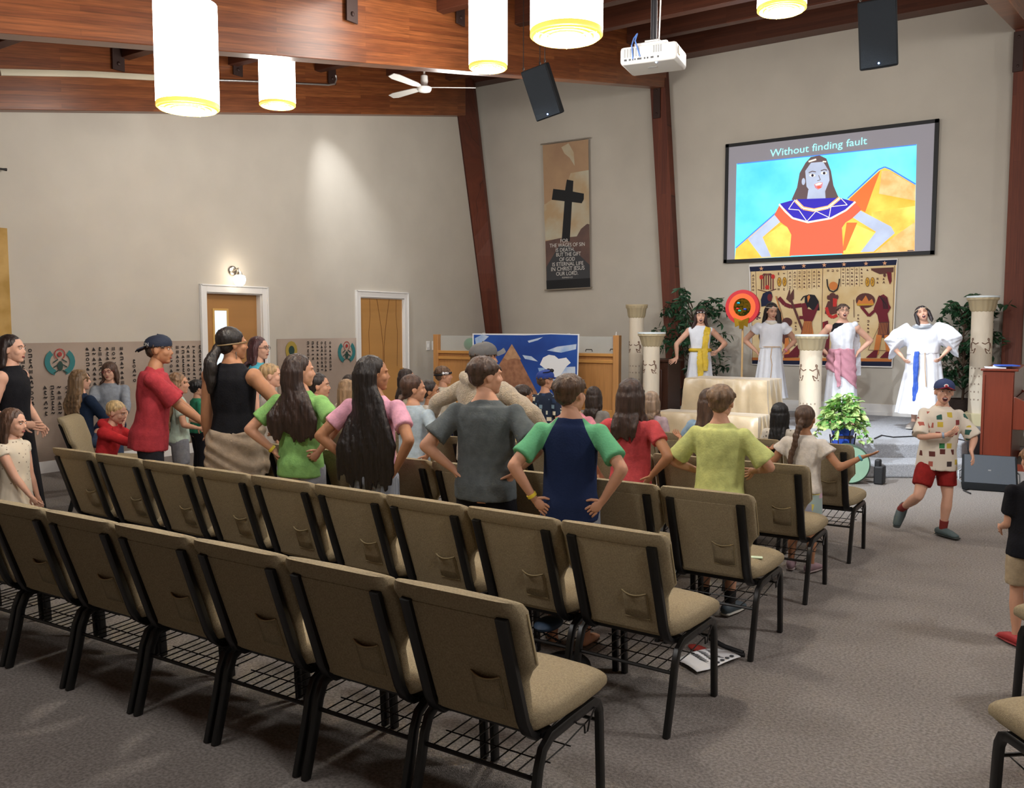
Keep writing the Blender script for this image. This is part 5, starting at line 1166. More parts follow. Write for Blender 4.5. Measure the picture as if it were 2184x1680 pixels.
    if B_:
        m = MB(); kind = B_['kind']; off = .012
        if kind in ('shorts', 'trousers'):
            torso(m, -.1, B_.get('waist', .14), off)
            for (s, Hp, K, A, td) in legs:
                if kind == 'shorts': E_ = Hp.lerp(K, B_.get('len', .75)); m.tube([Hp + (Hp - K) * .05, Hp.lerp(E_, .5), E_], [.056 * h * gir + off * .5, .058 * h * gir + off * .3, .056 * h * gir], 18)
                else: m.tube([Hp, Hp.lerp(K, .5), K], [.058 * h * gir, .052 * h * gir, .042 * h], 16, round_=True); m.tube([K, K.lerp(A, .5), A], [.041 * h, .038 * h, .036 * h], 16, round_=False); m.ell(K, .041 * h)
        r = remesh(m, .011 if fine else .014, 2, cloth_disp(sd + 5, .005)); obj(B_.get('name', kind), r, B_['mat'], root)
    for K_ in (g('skirts') or []):
        # hanging cloth: from t0 (torso parameter) to absolute height z1, with folds
        m = MB(); n = 64; rs = []; z0 = hipz + T * K_['t0']; z1 = K_['z1']; N = 14
        for i in range(N + 1):
            f = i / N; z = z0 + (z1 - z0) * f; t = (z - hipz) / T; rx, ry, yo = interp(PROF, max(t, 0.05)); hf = max(0, min(1, (hipz - z) / max(hipz - z1, .01)))
            fl = K_.get('flare', .05) * hf; rp = K_.get('rip', .06) * (.25 + .75 * hf)
            ring = []
            for j in range(n):
                a = 2 * math.pi * j / n; w_ = 1 + rp * math.cos(K_.get('n', 9) * a + sd + 1.5 * f) + rp * .5 * math.cos((K_.get('n', 9) * 2 + 1) * a + sd * 2)
                p = V(((rx * h * gir + K_.get('off', .02) + fl) * math.cos(a) * w_, yo * h + (ry * h * gir + K_.get('off', .02) + fl) * math.sin(a) * w_, z)); ring.append(LM @ p if z > hipz - .05 else V((0, 0, dz)) + p)
            rs.append(ring)
        m.rings(list(reversed(rs)))
        obj(K_.get('name', 'skirt'), m, K_['mat'], root, smooth=80)
    if g('shoes', '#2a2a2c'):
        for (s, Hp, K, A, td) in legs:
            if g('barefoot'): break
            f = V(td).normalized(); dn_ = (A - K).normalized() if g('footfree') == s else V((0, 0, -1)); sole = A + dn_ * .026 * h
            if g('footfree') == s: f = V(g('ffd')).normalized(); dn_ = (V((0, 0, -1)) - f * V((0, 0, -1)).dot(f)).normalized(); sole = A + dn_ * .026 * h
            m = MB(); u_ = -dn_; m.tube([sole - f * .035 * h + u_ * .014 * h, sole + u_ * .018 * h, sole + f * .055 * h + u_ * .012 * h, sole + f * .1 * h + u_ * .004 * h], [(.024 * h, .024 * h), (.027 * h, .028 * h), (.03 * h, .022 * h), (.027 * h, .013 * h)], 14, up=u_, round_=True)
            if g('shoes') != 'none': obj('shoe', m, mat('shoe_' + g('shoes', '#2a2a2c')[1:], g('shoes', '#2a2a2c'), .6), root)
            if g('sole'):
                m = MB(); m.tube([sole - f * .045 * h - u_ * .006 * h, sole + f * .03 * h - u_ * .006 * h, sole + f * .115 * h - u_ * .006 * h], [(.024 * h, .007 * h), (.031 * h, .008 * h), (.026 * h, .007 * h)], 12, up=u_, round_=True); obj('shoe_sole', m, mat('sole_' + g('sole')[1:], g('sole'), .6), root)
            if g('socks'):
                m = MB(); m.tube([A + (K - A) * .0, A + (K - A) * .28], [.0235 * h, .0265 * h], 14); obj('sock', m, mat('sock_' + g('socks')[1:], g('socks'), .8, **(dict(kind='stripe', vscale=16, col2='#7a2420', stretch=(0.01, .01, 1)) if g('sockstripe') else {})), root)
    # ---- hair
    H_ = g('hair')
    if H_ and g('hat'): H_['hat'] = 1
    if H_: hair(H_, root, MH, hh, h, LM, shz, sd, dz)
    # ---- hat
    C_ = g('hat')
    if C_:
        mm = mat('cap_' + C_['c'][1:], C_['c'], .8, bump=.2, bscale=150); m = MB(); cm = MB()
        rs = []
        for z, k in ((.13, 1.0), (.2, 1.03), (.3, 1.0), (.4, .88), (.48, .66), (.53, .38), (.545, .1)): rs.append([HP(.385 * k * math.cos(a), -.06 + .46 * k * math.sin(a), z + (.02 * math.sin(a))) for a in [2 * math.pi * j / 28 for j in range(28)]])
        cm.rings(rs); o = obj('cap', cm, mm, root)
        sg = -1 if C_.get('back') else 1; bm = mat('cap_' + C_.get('brim', C_['c'])[1:], C_.get('brim', C_['c']), .8); rs = []
        for i in range(7):
            f = i / 6; y = -.06 + sg * (.38 + .34 * math.sin(f * math.pi / 2)); wd = .36 * math.sqrt(max(0, 1 - (f * .93) ** 2.2)); zz = .165 - (.05 + .12 * bool(C_.get('back'))) * f + C_.get('up', 0) * f
            rs.append([HP(wd * c, y - (0 if sg > 0 else 0), zz - .07 * c * c + e_) for c, e_ in ((-1, 0), (-.5, .014), (0, .018), (.5, .014), (1, 0), (.5, -.008), (0, -.004), (-.5, -.008))])
        b = MB(); b.rings(rs); obj('brim', b, bm, o)
        b = MB(); b.ell(HP(0, -.06, .55), .03 * hh, nu=8, nv=6); obj('button', b, mm, o)
        if C_.get('text'):
            tm = text_mb(C_['text'], .17 * hh); 
            ang = C_.get('tang', -150)
            tm.v = [HP((.42) * math.cos(R(ang) + v.x / (.45 * hh)), -.06 + .50 * math.sin(R(ang) + v.x / (.45 * hh)), .15 + v.y / hh) for v in tm.v]; obj('cap_lettering', tm, M_white, o, smooth=False)
        if C_.get('badge'):
            b = MB(); b.ell(HP(0, .395, .27), (.09 * hh, .02 * hh, .08 * hh), M=R3, nu=10, nv=8, m=0); b.ell(HP(0, .41, .27), (.05 * hh, .02 * hh, .05 * hh), M=R3, nu=8, nv=6, m=1); obj('cap_badge', b, [M_white, mat('badge_red', '#b42a3c', .6)], o)
    if g('headband'):
        c_, z_, t_ = g('headband'); b = MB(); b.tube([HP(.40 * math.cos(a), -.065 + .475 * math.sin(a), z_ + .06 * math.sin(a)) for a in [2 * math.pi * j / 28 for j in range(28)]], [(t_ * hh * .35, t_ * hh)] * 28, 8, up=R3 @ V((0, 0, 1)), closed=True); obj('headband', b, mat('band_' + c_[1:], c_, .5), root)
    for (s, S, El, Wr, hd, pn, cur) in arms:
        c_ = g('wristR') if s > 0 else g('wristL')
        if c_:
            b = MB(); d = (Wr - El).normalized(); q = Wr - d * .02 * h; b.tube([q, q + d * .012 * h], [.0185 * h, .0185 * h], 14); obj('wristband', b, mat('wrist_' + c_[1:], c_, .5), root)
    D['arms'], D['MH'], D['hh'], D['B'], D['LM'] = arms, MH, hh, B, LM; D['hipz'] = hipz; D['T'] = T; D['root'] = root
    return root
def hair(H_, root, MH, hh, h, LM, shz, sd, dz):
    st = H_['s']; H_.update(vol=.93) if H_.get('hat') else None; col = hairmat(H_['c']); rn = random.Random(sd * 7 + 1); m = MB()
    def HP(x, y, z): return MH @ (V((x, y, z)) * hh)
    R3 = MH.to_3x3(); vol = H_.get('vol', 1.0); fr = H_.get('fringe', 0)
    up = lambda x, y, z: V((x, y, z)) * hh
    def E_(c, r): m.ell(HP(*c), tuple(k * hh for k in r), M=R3, nu=18, nv=12)
    if st == 'short' or st == 'toddler':
        E_((0, -.115, .19), (.375 * vol, .425 * vol, .345 * vol)); E_((0, -.24, .0), (.30, .25, .27))
        if fr: E_((0, .22, .30), (.27, .15, .12))
        for i in range(46 if st == 'short' else 20):   # tufts
            a = rn.uniform(0, 6.283); e_ = rn.uniform(-.1, .25) if H_.get('hat') else rn.uniform(.0, 1.45); d = V((math.cos(a) * math.cos(e_), math.sin(a) * math.cos(e_), math.sin(e_)))
            p = V((d.x * .36 * vol, d.y * .42 * vol - .09, d.z * .34 * vol + .19)); q = p + V((d.x * .5, d.y * .35 - .05, -.75)) * .16
            if q.y > .3 and q.z < .12: continue
            m.tube([HP(*(p * .97)), HP(*p), HP(*q)], [.05 * hh, .05 * hh, .018 * hh], 6, round_=True)
    else:
        E_((0, -.125, .175), (.38 * vol, .43 * vol, .39 * vol)); E_((0, -.22, -.02), (.32, .27, .3))
        if fr: E_((0, .22, .28), (.28, .16, .13))
    Ri = LM
    if st in ('long', 'bob', 'curly', 'braid_hidden'):
        L = H_.get('len', .5); n = H_.get('n', 22); wd = H_.get('wd', 1.0)
        for i in range(n):
            f = (i + .5) / n; a = math.pi * (1 + f) if st != 'bob' else math.pi * (.93 + 1.14 * f)   # around the back from ear to ear
            a += rn.uniform(-.05, .05); x0, y0 = .33 * math.cos(a), -.08 + .40 * math.sin(a)
            p0 = HP(x0 * .8, y0 * .8, .3); p1 = HP(x0 * 1.05, y0 * 1.03 , .0); p2 = HP(x0 * 1.08, y0 * 1.0 - .02, -.35)
            Lx = L * rn.uniform(.86, 1.06); pts = [p0, p1, p2]; c = HP(0, -.15, -.4)
            base = LM.inverted() @ p2
            for k in range(1, 7):
                ff = k / 6; z = base.z - (Lx - .3 * hh) * ff; sp = 1 + (wd - 1) * math.sin(ff * 1.7) 
                tx = -(f - .5) * -2 * .066 * h * wd; bx = base.x + (tx * (1 if abs(tx) < .12 * h else 1) - base.x) * min(1, ff * 1.5) + (noise.noise(V((i * .9, ff * 3, sd))) * .02 if st != 'curly' else .02 * math.sin(ff * 9 + i * 1.7))
                tt = (z - (shz - 0.0)) / h; back = -.062 * h - .012 if tt < .01 else 0
                by = min(base.y, back - .008) if st != 'bob' or abs(f - .5) < .36 else base.y
                by = base.y + (by - base.y) * min(1, ff * 1.6) + (.015 * math.cos(ff * 11 + i * 2.1) if st == 'curly' else 0)
                pts.append(LM @ V((bx, by, z)))
            r_ = H_.get('lock', .017) * (h / 1.5) * (1.25 if st == 'curly' else 1)
            m.tube(pts, [r_ * 1.3, r_ * 1.4, r_ * 1.4] + [r_ * (1.3 - .9 * (k / 6) ** 2) for k in range(1, 7)], 7, round_=True)
        if st == 'curly':
            for i in range(70):
                a = rn.uniform(0, 6.28); e_ = rn.uniform(-.5, 1.4); p = HP(.42 * vol * math.cos(a) * math.cos(e_), -.12 + .44 * vol * math.sin(a) * math.cos(e_) , .12 + .40 * vol * math.sin(e_))
                if (MH.inverted() @ p).y > .25 * hh: continue
                m.ell(p, .035 * hh * rn.uniform(1, 2), nu=8, nv=6)
    if st in ('pony', 'braid', 'bun'):
        z = H_.get('z', .1)
        if st == 'bun': E_((0, -.55, z), (.22, .2, .2))
        else:
            L = H_['len']; p0 = HP(0, -.5, z); b0 = LM.inverted() @ p0; N = 14; sx = H_.get('sx', 0)
            pts = [p0 + (HP(0, 0, z) - p0) * .3, p0]
            for k in range(1, N + 1):
                ff = k / N; y = min(b0.y + .01 * ff - (.03 * h * math.sin(min(1, ff * 3) * 1.57) if st == 'pony' else 0), -.085 * h) ; pts.append(LM @ V((b0.x + sx * ff * L + .004 * math.sin(k * 1.3), b0.y + (y - b0.y) * min(1, ff * 3), b0.z - L * ff)))
            rr = H_.get('r', .028)
            if st == 'pony': m.tube(pts, [rr * .6, rr * .75] + [rr * (1.1 * math.sin(min(1, .35 + k / N) * 1.57) - .75 * (k / N) ** 3) for k in range(1, N + 1)], 10, round_=True)
            else:
                for k in range(2, len(pts)):
                    for s in (-1, 1): m.ell(pts[k] + V((s * rr * .4 * (1 if k % 2 else .6), 0, 0)), (rr * .62 * (1.15 - .6 * k / N), rr * .55, L / N * .8), nu=8, nv=6)
                m.tube(pts, rr * .5, 8, round_=True)
    r = remesh(m, hh * .03 if st in ('short', 'toddler', 'pony', 'bun', 'braid') else hh * .036, 1, lambda p: .0035 * noise.noise(V((p.x * 70, p.y * 70, p.z * 9))) + .002 * noise.noise(V((p.x * 170, p.y * 170, p.z * 20))))
    obj('hair', r, col, root)
    if st in ('pony',) and H_.get('tie'):
        b = MB(); b.ell(HP(0, -.5, H_.get('z', .1)), (.05 * hh * 1.4, .04 * hh, .06 * hh), M=R3); obj('hair_tie', b, mat('tie_' + H_['tie'][1:], H_['tie'], .5), root)
def raglan_mat(name, body, sleeve, x0, z0, k):
    """two cloths sewn along slanting seams: the seam is part of the garment"""
    m = body.copy(); m.name = name; N = m.node_tree.nodes; L = m.node_tree.links; p = N['Principled BSDF']
    c1 = body.node_tree.nodes['Principled BSDF'].inputs['Base Color'].default_value; c2 = sleeve.node_tree.nodes['Principled BSDF'].inputs['Base Color'].default_value
    tc = N.new('ShaderNodeTexCoord'); sx = N.new('ShaderNodeSeparateXYZ'); L.new(tc.outputs['Object'], sx.inputs[0])
    def M(op, a, b=None):
        n = N.new('ShaderNodeMath'); n.operation = op
        for i, v in enumerate((a, b)):
            if v is None: continue
            if isinstance(v, (int, float)): n.inputs[i].default_value = v
            else: L.new(v, n.inputs[i])
        return n.outputs[0]
    lim = M('SUBTRACT', x0, M('MULTIPLY', M('MAXIMUM', M('SUBTRACT', sx.outputs[2], z0), 0.0), k))
    f = M('GREATER_THAN', M('ABSOLUTE', sx.outputs[0]), lim)
    mx = N.new('ShaderNodeMix'); mx.data_type = 'RGBA'; mx.inputs['A'].default_value = c1; mx.inputs['B'].default_value = c2
    L.new(f, mx.inputs['Factor'])
    for l in list(p.inputs['Base Color'].links): L.remove(l)
    L.new(mx.outputs['Result'], p.inputs['Base Color']); return m
def place(px, w, pyt=None, z0=0.0):
    """standing place on the row line y = w seen at column px; and the height that reaches row pyt"""
    d = ray(px, 698); X = V((d.x, d.y, 0)) * (w / d.y); Dp = X.dot(_H)
    return V((X.x, X.y, z0)), CAMH + (698 - (pyt or 698)) / FPX * Dp * 1.0 - z0
def who(px, py, w, yaw, label, z0=0.0, **k):
    p, h = place(px, w, py, z0); 
    if 'h' not in k: k['h'] = h / (1.02)
    k.update(pos=p, yaw=R(yaw), label=label); person(k); return k
def tee(name, c, **k): return dict(mat=fabric(name, c), **k)
FAIR, TAN, PALE = '#c8967a', '#a97858', '#d3a48c'
gray_s = mat('grey_check_cloth', '#8d929c', .85, kind='stripe', col2='#6f747e', vscale=60, bump=.2)
grs = fabric('grey_jersey', '#85888f'); blkc = fabric('black_cloth', '#15151a'); navyc = fabric('navy_cloth_soft', '#1a2440'); denim = fabric('denim', '#39465e')
# ---- second row back (standing behind the nearest two rows)
k = who(1218, 787, 4.03, 22, 'boy in a navy and green raglan shirt, hands on hips, yellow wristband', tone=FAIR, L='hipsback', R='hipsback', hyaw=-30, hair=dict(s='short', c='#4a3626', vol=1.04), top=dict(mat=fabric('navy_raglan', '#1c2a4c'), raglan=fabric('green_raglan', '#62a97c'), sleeve=.72, hem=-.1, off=.02, sr=.044), bottom=dict(kind='shorts', mat=gray_s, len=.8), wristL='#e8cf3a', barefoot=1)
k = who(1036, 750, 4.03, 18, 'boy in a plain grey tee with black shorts, head turned toward the stage', tone=FAIR, L='hips', R='hips', hyaw=-54, hair=dict(s='short', c='#46342a', vol=1.04), top=tee('slate_tee', '#585e60', sleeve=.72, hem=-.08, off=.022, sr=.05), bottom=dict(kind='shorts', mat=blkc, len=.8), shw=1.05, girth=1.08)
k = who(795, 750, 4.03, 16, 'girl with waist length dark hair, pink tee and grey shorts', tone=TAN, L='hips', R='hipsback', hyaw=-58, hair=dict(s='long', c='#1d1613', len=.66, n=34, wd=1.9, lock=.024), top=tee('pink_tee', '#d9a0b4', sleeve=.6, hem=.06), bottom=dict(kind='shorts', mat=gray_s, len=.6, waist=.2), girth=.95)
k = who(637, 747, 4.03, 18, 'girl in a lime green tee with long brown hair, fist on hip', tone=FAIR, L='hips', R={'t': (.125, -.06, .60), 'p': (1, -.6, 0), 'curl': 1.2, 'd': (-.5, -.2, -.6), 'n': (-.6, .6, 0)}, hyaw=-54, hair=dict(s='long', c='#33241e', len=.42, n=28, wd=1.7, lock=.021), top=tee('lime_tee', '#7fae66', sleeve=.66, hem=-.1, off=.02), bottom=dict(kind='shorts', mat=grs, len=.6), wristL='#e8cf3a')
k = who(493, 690, 4.04, 14, 'woman in a black sleeveless top with beige cloth tied at her waist', tone=TAN, L='down', R={'t': (.14, .1, .6), 'p': (1, -.4, 0)}, hyaw=-40, hair=dict(s='pony', c='#1f1917', len=.3, z=-.12, r=.05, tie='#d8c48a', vol=1.02), headband=('#8a7350', .03, .02), top=dict(mat=blkc, sleeve=-1, hem=.0, off=.012, name='sleeveless_top'), bottom=dict(kind='trousers', mat=blkc), girth=1.12, armg=1.1)
# tied cloth
B, T, hz, h = k['B'], k['T'], k['hipz'], k['h']; m = MB(); rs = []; n = 40
for i in range(10):
    f = i / 9; z = hz + T * .2 - f * .34 * h * .75; rx, ry, yo = interp(PROF, max(.02, (z - hz) / T)); rr = .026 + .02 * math.sin(f * 2.6); rs.append([B((rx * h * 1.12 + rr) * math.cos(a), (ry * h * 1.12 + rr) * math.sin(a), z + .05 * math.cos(a) * (f - .2) + .004 * math.sin(9 * a + f * 14)) for a in [2 * math.pi * j / n for j in range(n)]])
m.rings(list(reversed(rs))); q = B(.11 * h, .03 * h, hz + T * .18); m.ell(q, (.04, .04, .05)); m.tube([q, q + V((.03, .0, -.12)), q + V((.01, .01, -.3))], [(.03, .02), (.05, .02), (.06, .015)], 10)
obj('tied_cloth', remesh(m, .011, 2, lambda p: .006 * math.sin(p.z * 60 + p.x * 26 + 3 * noise.noise(p * 6))), fabric('beige_gauze', '#a08f7c'), k['root'])
b = MB(); q = k['MH'] @ (V((.33, -.0, -.22)) * k['hh']); b.tube([q, q + V((0, 0, -.05))], .004, 5); obj('earring', b, mat('silver_ring', '#d8d4cc', .2, metal=1), k['root'])
k = who(312, 705, 4.03, -38, 'young man in a red tee and backwards navy cap, leaning on a chair', tone=TAN, L={'t': (-.02, .24, .60), 'p': (-.8, -.4, -.8), 'd': (.2, 1, 0), 'n': (0, 0, -1)}, R={'t': (.06, .25, .60), 'p': (.8, -.4, -.8), 'd': (-.2, 1, 0), 'n': (0, 0, -1)}, lean=6, hyaw=-14, hpitch=6, face='shut', hair=dict(s='short', c='#3a2b22'), hat=dict(c='#1b2438', back=1, text='ION', tang=-42), top=tee('red_tee', '#ab3a42', sleeve=.85, hem=-.14, off=.032, sr=.048), bottom=dict(kind='trousers', mat=fabric('dark_trousers', '#25262c')))
# ---- left edge
k = who(20, 706, 3.55, -50, 'woman in a long black sleeveless dress at the far left, profile', tone=PALE, L={'t': (-.1, .08, .56), 'p': (-1, -.8, -.3)}, R={'t': (.11, .09, .585), 'p': (.5, -1, -.3), 'd': (-.3, .9, -.2)}, girth=1.12, hyaw=-6, face='shut', brow='#2a1c18', hair=dict(s='long', c='#2b1f1c', len=.36, n=20, lock=.018, vol=.98), top=dict(mat=blkc, sleeve=-1, hem=-.02, off=.01, name='dress_bodice'), skirts=[dict(t0=.2, z1=.12, mat=blkc, flare=.07, rip=.03, name='dress_skirt')], armg=1.1)
k = who(18, 862, 3.0, -62, 'small girl in a pale spotted dress standing at the far left edge', h=1.17, tone=PALE, L='down', R={'t': (.06, .14, .50), 'p': (1, -.5, -.4)}, hpitch=-6, face='shut', hair=dict(s='bob', c='#5a4234', len=.26, n=20), top=dict(mat=(DOT := mat('spotted_cotton', '#d3c8b4', .85, kind='dots', col2='#6f5f52', vscale=30, thr=.12)), sleeve=.2, hem=.1, off=.012, name='dress_bodice'), skirts=[dict(t0=.3, z1=.34, mat=DOT, flare=.09, rip=.07, name='dress_skirt')])
# ---- seated family
k = who(166, 802, 5.0, 6, 'woman with curly light brown hair in a dark navy top, seated with her back turned', h=1.45, sit=.46, tone=PALE, hyaw=-20, L='down', R={'t': (.1, .2, .56)}, hair=dict(s='curly', c='#7a6044', len=.34, n=22, wd=1.2), top=tee('navy_top', '#1c2a40', sleeve=1.8, hem=-.05), bottom=dict(kind='trousers', mat=denim), fine=0)
k = who(230, 806, 5.9, 232, 'smiling woman with red rimmed glasses and grey top, seated facing the hall', h=1.5, sit=.46, tone=PALE, hyaw=-14, hroll=6, face='shut', brow='#4a3024', glasses='#8a2a34', hair=dict(s='bob', c='#4f382c', len=.15, n=22, vol=1.08), L={'t': (-.12, .22, .56)}, R={'t': (.12, .22, .56)}, top=tee('grey_top', '#8d939c', sleeve=1.2, hem=-.05), bottom=dict(kind='shorts', mat=navyc, len=.8), fine=0)
k = who(206, 850, 4.05, -60, 'blond toddler in a red hooded top reaching forward over a chair', h=1.14, z0=.0, tone=PALE, lean=16, L={'t': (-.1, .34, .74), 'd': (0, 1, -.1)}, R={'t': (.05, .36, .76), 'd': (0, 1, -.1)}, face='shut', brow='#b89a6a', hair=dict(s='toddler', c='#c4a878'), top=tee('red_hoodie', '#b82c30', sleeve=1.85, hem=-.1, off=.016, hood=1), bottom=dict(kind='trousers', mat=navyc), shoes='#2f4f86')
# ---- third row standers
W3 = 5.0
k = who(376, 790, W3 + .1, -30, 'girl with wavy light brown hair in a pale mint tee beside the kraft mural', tone=FAIR, hyaw=-10, L={'t': (-.02, .2, .62)}, R={'t': (.1, .12, .6), 'p': (1, -.6, -.5)}, hair=dict(s='curly', c='#8a6a4e', len=.42, n=22), top=tee('mint_tee', '#bfd3c4', sleeve=.6), bottom=dict(kind='shorts', mat=grs), fine=0)
k = who(416, 806, 6.1, -20, 'child in a black hood and green shirt half hidden behind the wavy haired girl', tone=FAIR, hair=dict(s='short', c='#171416', vol=1.1), top=tee('green_shirt', '#2f7a5c', sleeve=.7), bottom=dict(kind='trousers', mat=blkc), fine=0)
k = who(549, 712, 5.75, -48, 'woman with dark glasses and turquoise tee in front of the glazed door', tone=PALE, hyaw=-20, glasses='#2a2226', face='shut', hair=dict(s='bob', c='#4a2a2c', len=.22, n=20), top=tee('turquoise_tee', '#4fa9bd', sleeve=.7), bottom=dict(kind='trousers', mat=denim), fine=0)
b = MB()
k = who(573, 768, W3 + .05, -30, 'small boy with short blond hair and white shirt beside the lime tee girl', tone=PALE, hyaw=-20, face='shut', brow='#a58a60', hair=dict(s='short', c='#a78a62'), top=tee('white_shirt', '#cfcbc4', sleeve=.7), bottom=dict(kind='shorts', mat=navyc), fine=0)
k = who(676, 790, W3 + .1, -26, 'child with dark tied back hair and white shirt right behind the lime tee girl', tone=FAIR, hyaw=-30, face='shut', hair=dict(s='bun', c='#2c2320', z=.0), top=tee('white_shirt', '#cfcbc4', sleeve=.7), bottom=dict(kind='shorts', mat=navyc), fine=0)
k = who(744, 795, 7.2, -6, 'dark haired child mostly hidden behind the sandy haired child', tone=FAIR, hair=dict(s='bob', c='#33261f', len=.2), top=tee('blush_shirt', '#c7a79c', sleeve=.7), bottom=dict(kind='shorts', mat=grs), fine=0)
k = who(738, 804, 6.1, -6, 'child with long sandy straight hair in a cream shirt behind the pink tee girl', tone=FAIR, hair=dict(s='long', c='#96795a', len=.5, n=18), top=tee('cream_shirt', '#c9bfa8', sleeve=.7), bottom=dict(kind='shorts', mat=grs), fine=0)
k = who(866, 782, 7.2, -20, 'dark brown haired child behind the ponytail girl', tone=FAIR, hyaw=-20, hair=dict(s='bob', c='#2d211d', len=.26), top=tee('cream_shirt', '#c9bfa8', sleeve=.7), bottom=dict(kind='shorts', mat=grs), fine=0)
k = who(880, 793, W3, 2, 'girl with a low sandy ponytail, pale blue tee and red shorts', tone=FAIR, L='hips', R='hips', hyaw=-48, hair=dict(s='pony', c='#4a3429', len=.27, z=-.28, r=.03, tie='#8a6a3c', sx=.1), top=tee('pale_blue_tee', '#a9b9c4', sleeve=.6, hem=.0), bottom=dict(kind='shorts', mat=fabric('raspberry', '#b2344c'), len=.6, waist=.22))
k = who(915, 806, 6.1, -24, 'girl with thin dark braids in profile before the oak rail', tone=TAN, hyaw=-36, face='shut', hair=dict(s='braid', c='#261c1a', len=.34, z=.0, r=.022), top=tee('white_shirt', '#cfcbc4', sleeve=.7), bottom=dict(kind='shorts', mat=navyc), fine=0)
k = who(944, 775, 7.25, -14, 'boy with a black jewelled headband and cream sweater', tone=FAIR, hyaw=-30, hair=dict(s='short', c='#5a4230'), headband=('#16161a', .1, .05), top=tee('cream_sweater', '#c6beae', sleeve=1.7), bottom=dict(kind='trousers', mat=navyc), fine=0)
b = MB()
for s in (.36, .41, .33): b.ell(k['MH'] @ (V((s, .12 - (s - .33) * 2.8, .14)) * k['hh']), .018, nu=8, nv=6)
obj('headband_gem', b, mat('silver_gem', '#e8eaf0', .1, metal=.8), k['root'])
k = who(1030, 722, W3 + .05, -4, 'person in a fuzzy beige hoodie and grey backwards cap, arms spread wide', tone=FAIR, L={'t': (-.34, .02, .62), 'p': (-1, -.5, .2), 'curl': .5}, R={'t': (.29, .10, .60), 'p': (1, -.5, .2), 'curl': .5}, hyaw=-30, hair=dict(s='short', c='#4a3a2e'), hat=dict(c='#5b5a5a', up=.22, brim='#57575a'), top=dict(mat=mat('sherpa_fleece', '#b3a48c', .95, bump=1.2, bscale=120, vary=.15, vscale=50, sheen=.5), sleeve=1.9, hem=-.1, off=.045, hood=1, amp=.012, name='hoodie'), bottom=dict(kind='trousers', mat=denim), girth=1.1)
k = who(1116, 814, 6.1, -2, 'small child with dark cropped hair and pale yellow shirt', tone=TAN, hyaw=-24, face='shut', hair=dict(s='short', c='#2e221c'), top=tee('pale_yellow_shirt', '#d3c08a', sleeve=.6), bottom=dict(kind='shorts', mat=navyc), fine=0)
k = who(1163, 784, 7.3, -8, 'boy in a blue cap with sunglasses on it and a dark tropical shirt', tone=FAIR, hyaw=-20, hair=dict(s='short', c='#5a4230'), hat=dict(c='#1f3c8c'), top=dict(mat=print_mat('tropical_print', '#16243c', ['#c8cfc0', '#7a96a8', '#243a5c', '#e0d8c0'], 16, .3), sleeve=.7, hem=-.1), bottom=dict(kind='shorts', mat=navyc), fine=0)
b = MB(); 
for s in (-1, 1): b.ell(k['MH'] @ (V((s * .15, .22, .50)) * k['hh']), (.028, .02, .02), nu=10, nv=6)
b.tube([k['MH'] @ (V((x, y, z)) * k['hh']) for x, y, z in ((.24, .2, .5), (.38, -.1, .44), (.38, -.4, .42))], .005, 5); obj('sunglasses', b, mat('dark_lens', '#16181c', .15), k['root'])
k = who(1228, 820, 6.25, 4, 'girl in a pink tee, elbows out, hidden behind the raglan shirt boy', tone=FAIR, L='hips', R='hips', hair=dict(s='short', c='#4a3629'), top=tee('rose_tee', '#cf8795', sleeve=.6), bottom=dict(kind='shorts', mat=grs))
k = who(1268, 820, 7.35, 4, 'dark haired child in grey beside the pink tee girl', tone=FAIR, hair=dict(s='bob', c='#2e221d', len=.2), top=tee('ash_tee', '#8a8680', sleeve=.6), bottom=dict(kind='shorts', mat=grs), fine=0)
k = who(1347, 800, W3, 4, 'girl in a coral tee with shoulder length brown hair and dark headband', tone=TAN, L={'t': (-.17, .02, .56), 'p': (-1, -.3, 0)}, R='hips', hair=dict(s='bob', c='#38271f', len=.25, n=26, wd=1.15), headband=('#1c1618', .12, .03), top=tee('coral_tee', '#b8484c', sleeve=.5, hem=-.05), bottom=dict(kind='shorts', mat=navyc, len=.6))
k = who(1392, 830, 7.3, 0, 'toddler with fine light brown hair before the short column', tone=PALE, hair=dict(s='bob', c='#8a7460', len=.16), top=tee('lilac_tee', '#b09aa0', sleeve=.6), bottom=dict(kind='shorts', mat=grs), fine=0)
k = who(1408, 884, 6.1, 150, 'tiny child looking back beside the coral tee girl\'s elbow', h=.74, tone=FAIR, face='shut', hair=dict(s='toddler', c='#6a4e3a'), top=tee('striped_vest', '#c8c0bc', sleeve=.4), bottom=dict(kind='shorts', mat=grs), fine=0)
# ---- fourth row
k = who(1540, 812, 5.0, 4, 'boy in a bright yellow tee with sandy hair and sneakers', tone=FAIR, L={'t': (-.12, .10, .6), 'p': (-1, -.6, -.2), 'curl': .3, 'd': (.4, .3, .2), 'n': (.3, 0, 1)}, R={'t': (.12, .12, .62), 'p': (1, -.6, -.2)}, hair=dict(s='short', c='#6e5640', vol=1.06), top=tee('yellow_tee', '#bcc27a', sleeve=.82, hem=-.16, off=.028, sr=.052), bottom=dict(kind='shorts', mat=navyc, len=.85), socks='#16161a', shoes='#4e5c66', sole='#c8c6bc')
k = who(1517, 822, 6.12, -4, 'girl in a light blue top with long brown hair, palms raised', tone=TAN, L={'t': (-.26, .16, .68), 'p': (-.4, -.3, -1), 'd': (-.8, .5, .3), 'n': (0, 0, 1)}, R={'t': (.30, .14, .66), 'p': (.4, -.3, -1), 'd': (.8, .5, .35), 'n': (0, 0, 1)}, wristR='#d8405c', hair=dict(s='long', c='#4a372b', len=.4, n=22), top=tee('light_blue_top', '#8aa5bc', sleeve=.5), bottom=dict(kind='shorts', mat=denim))
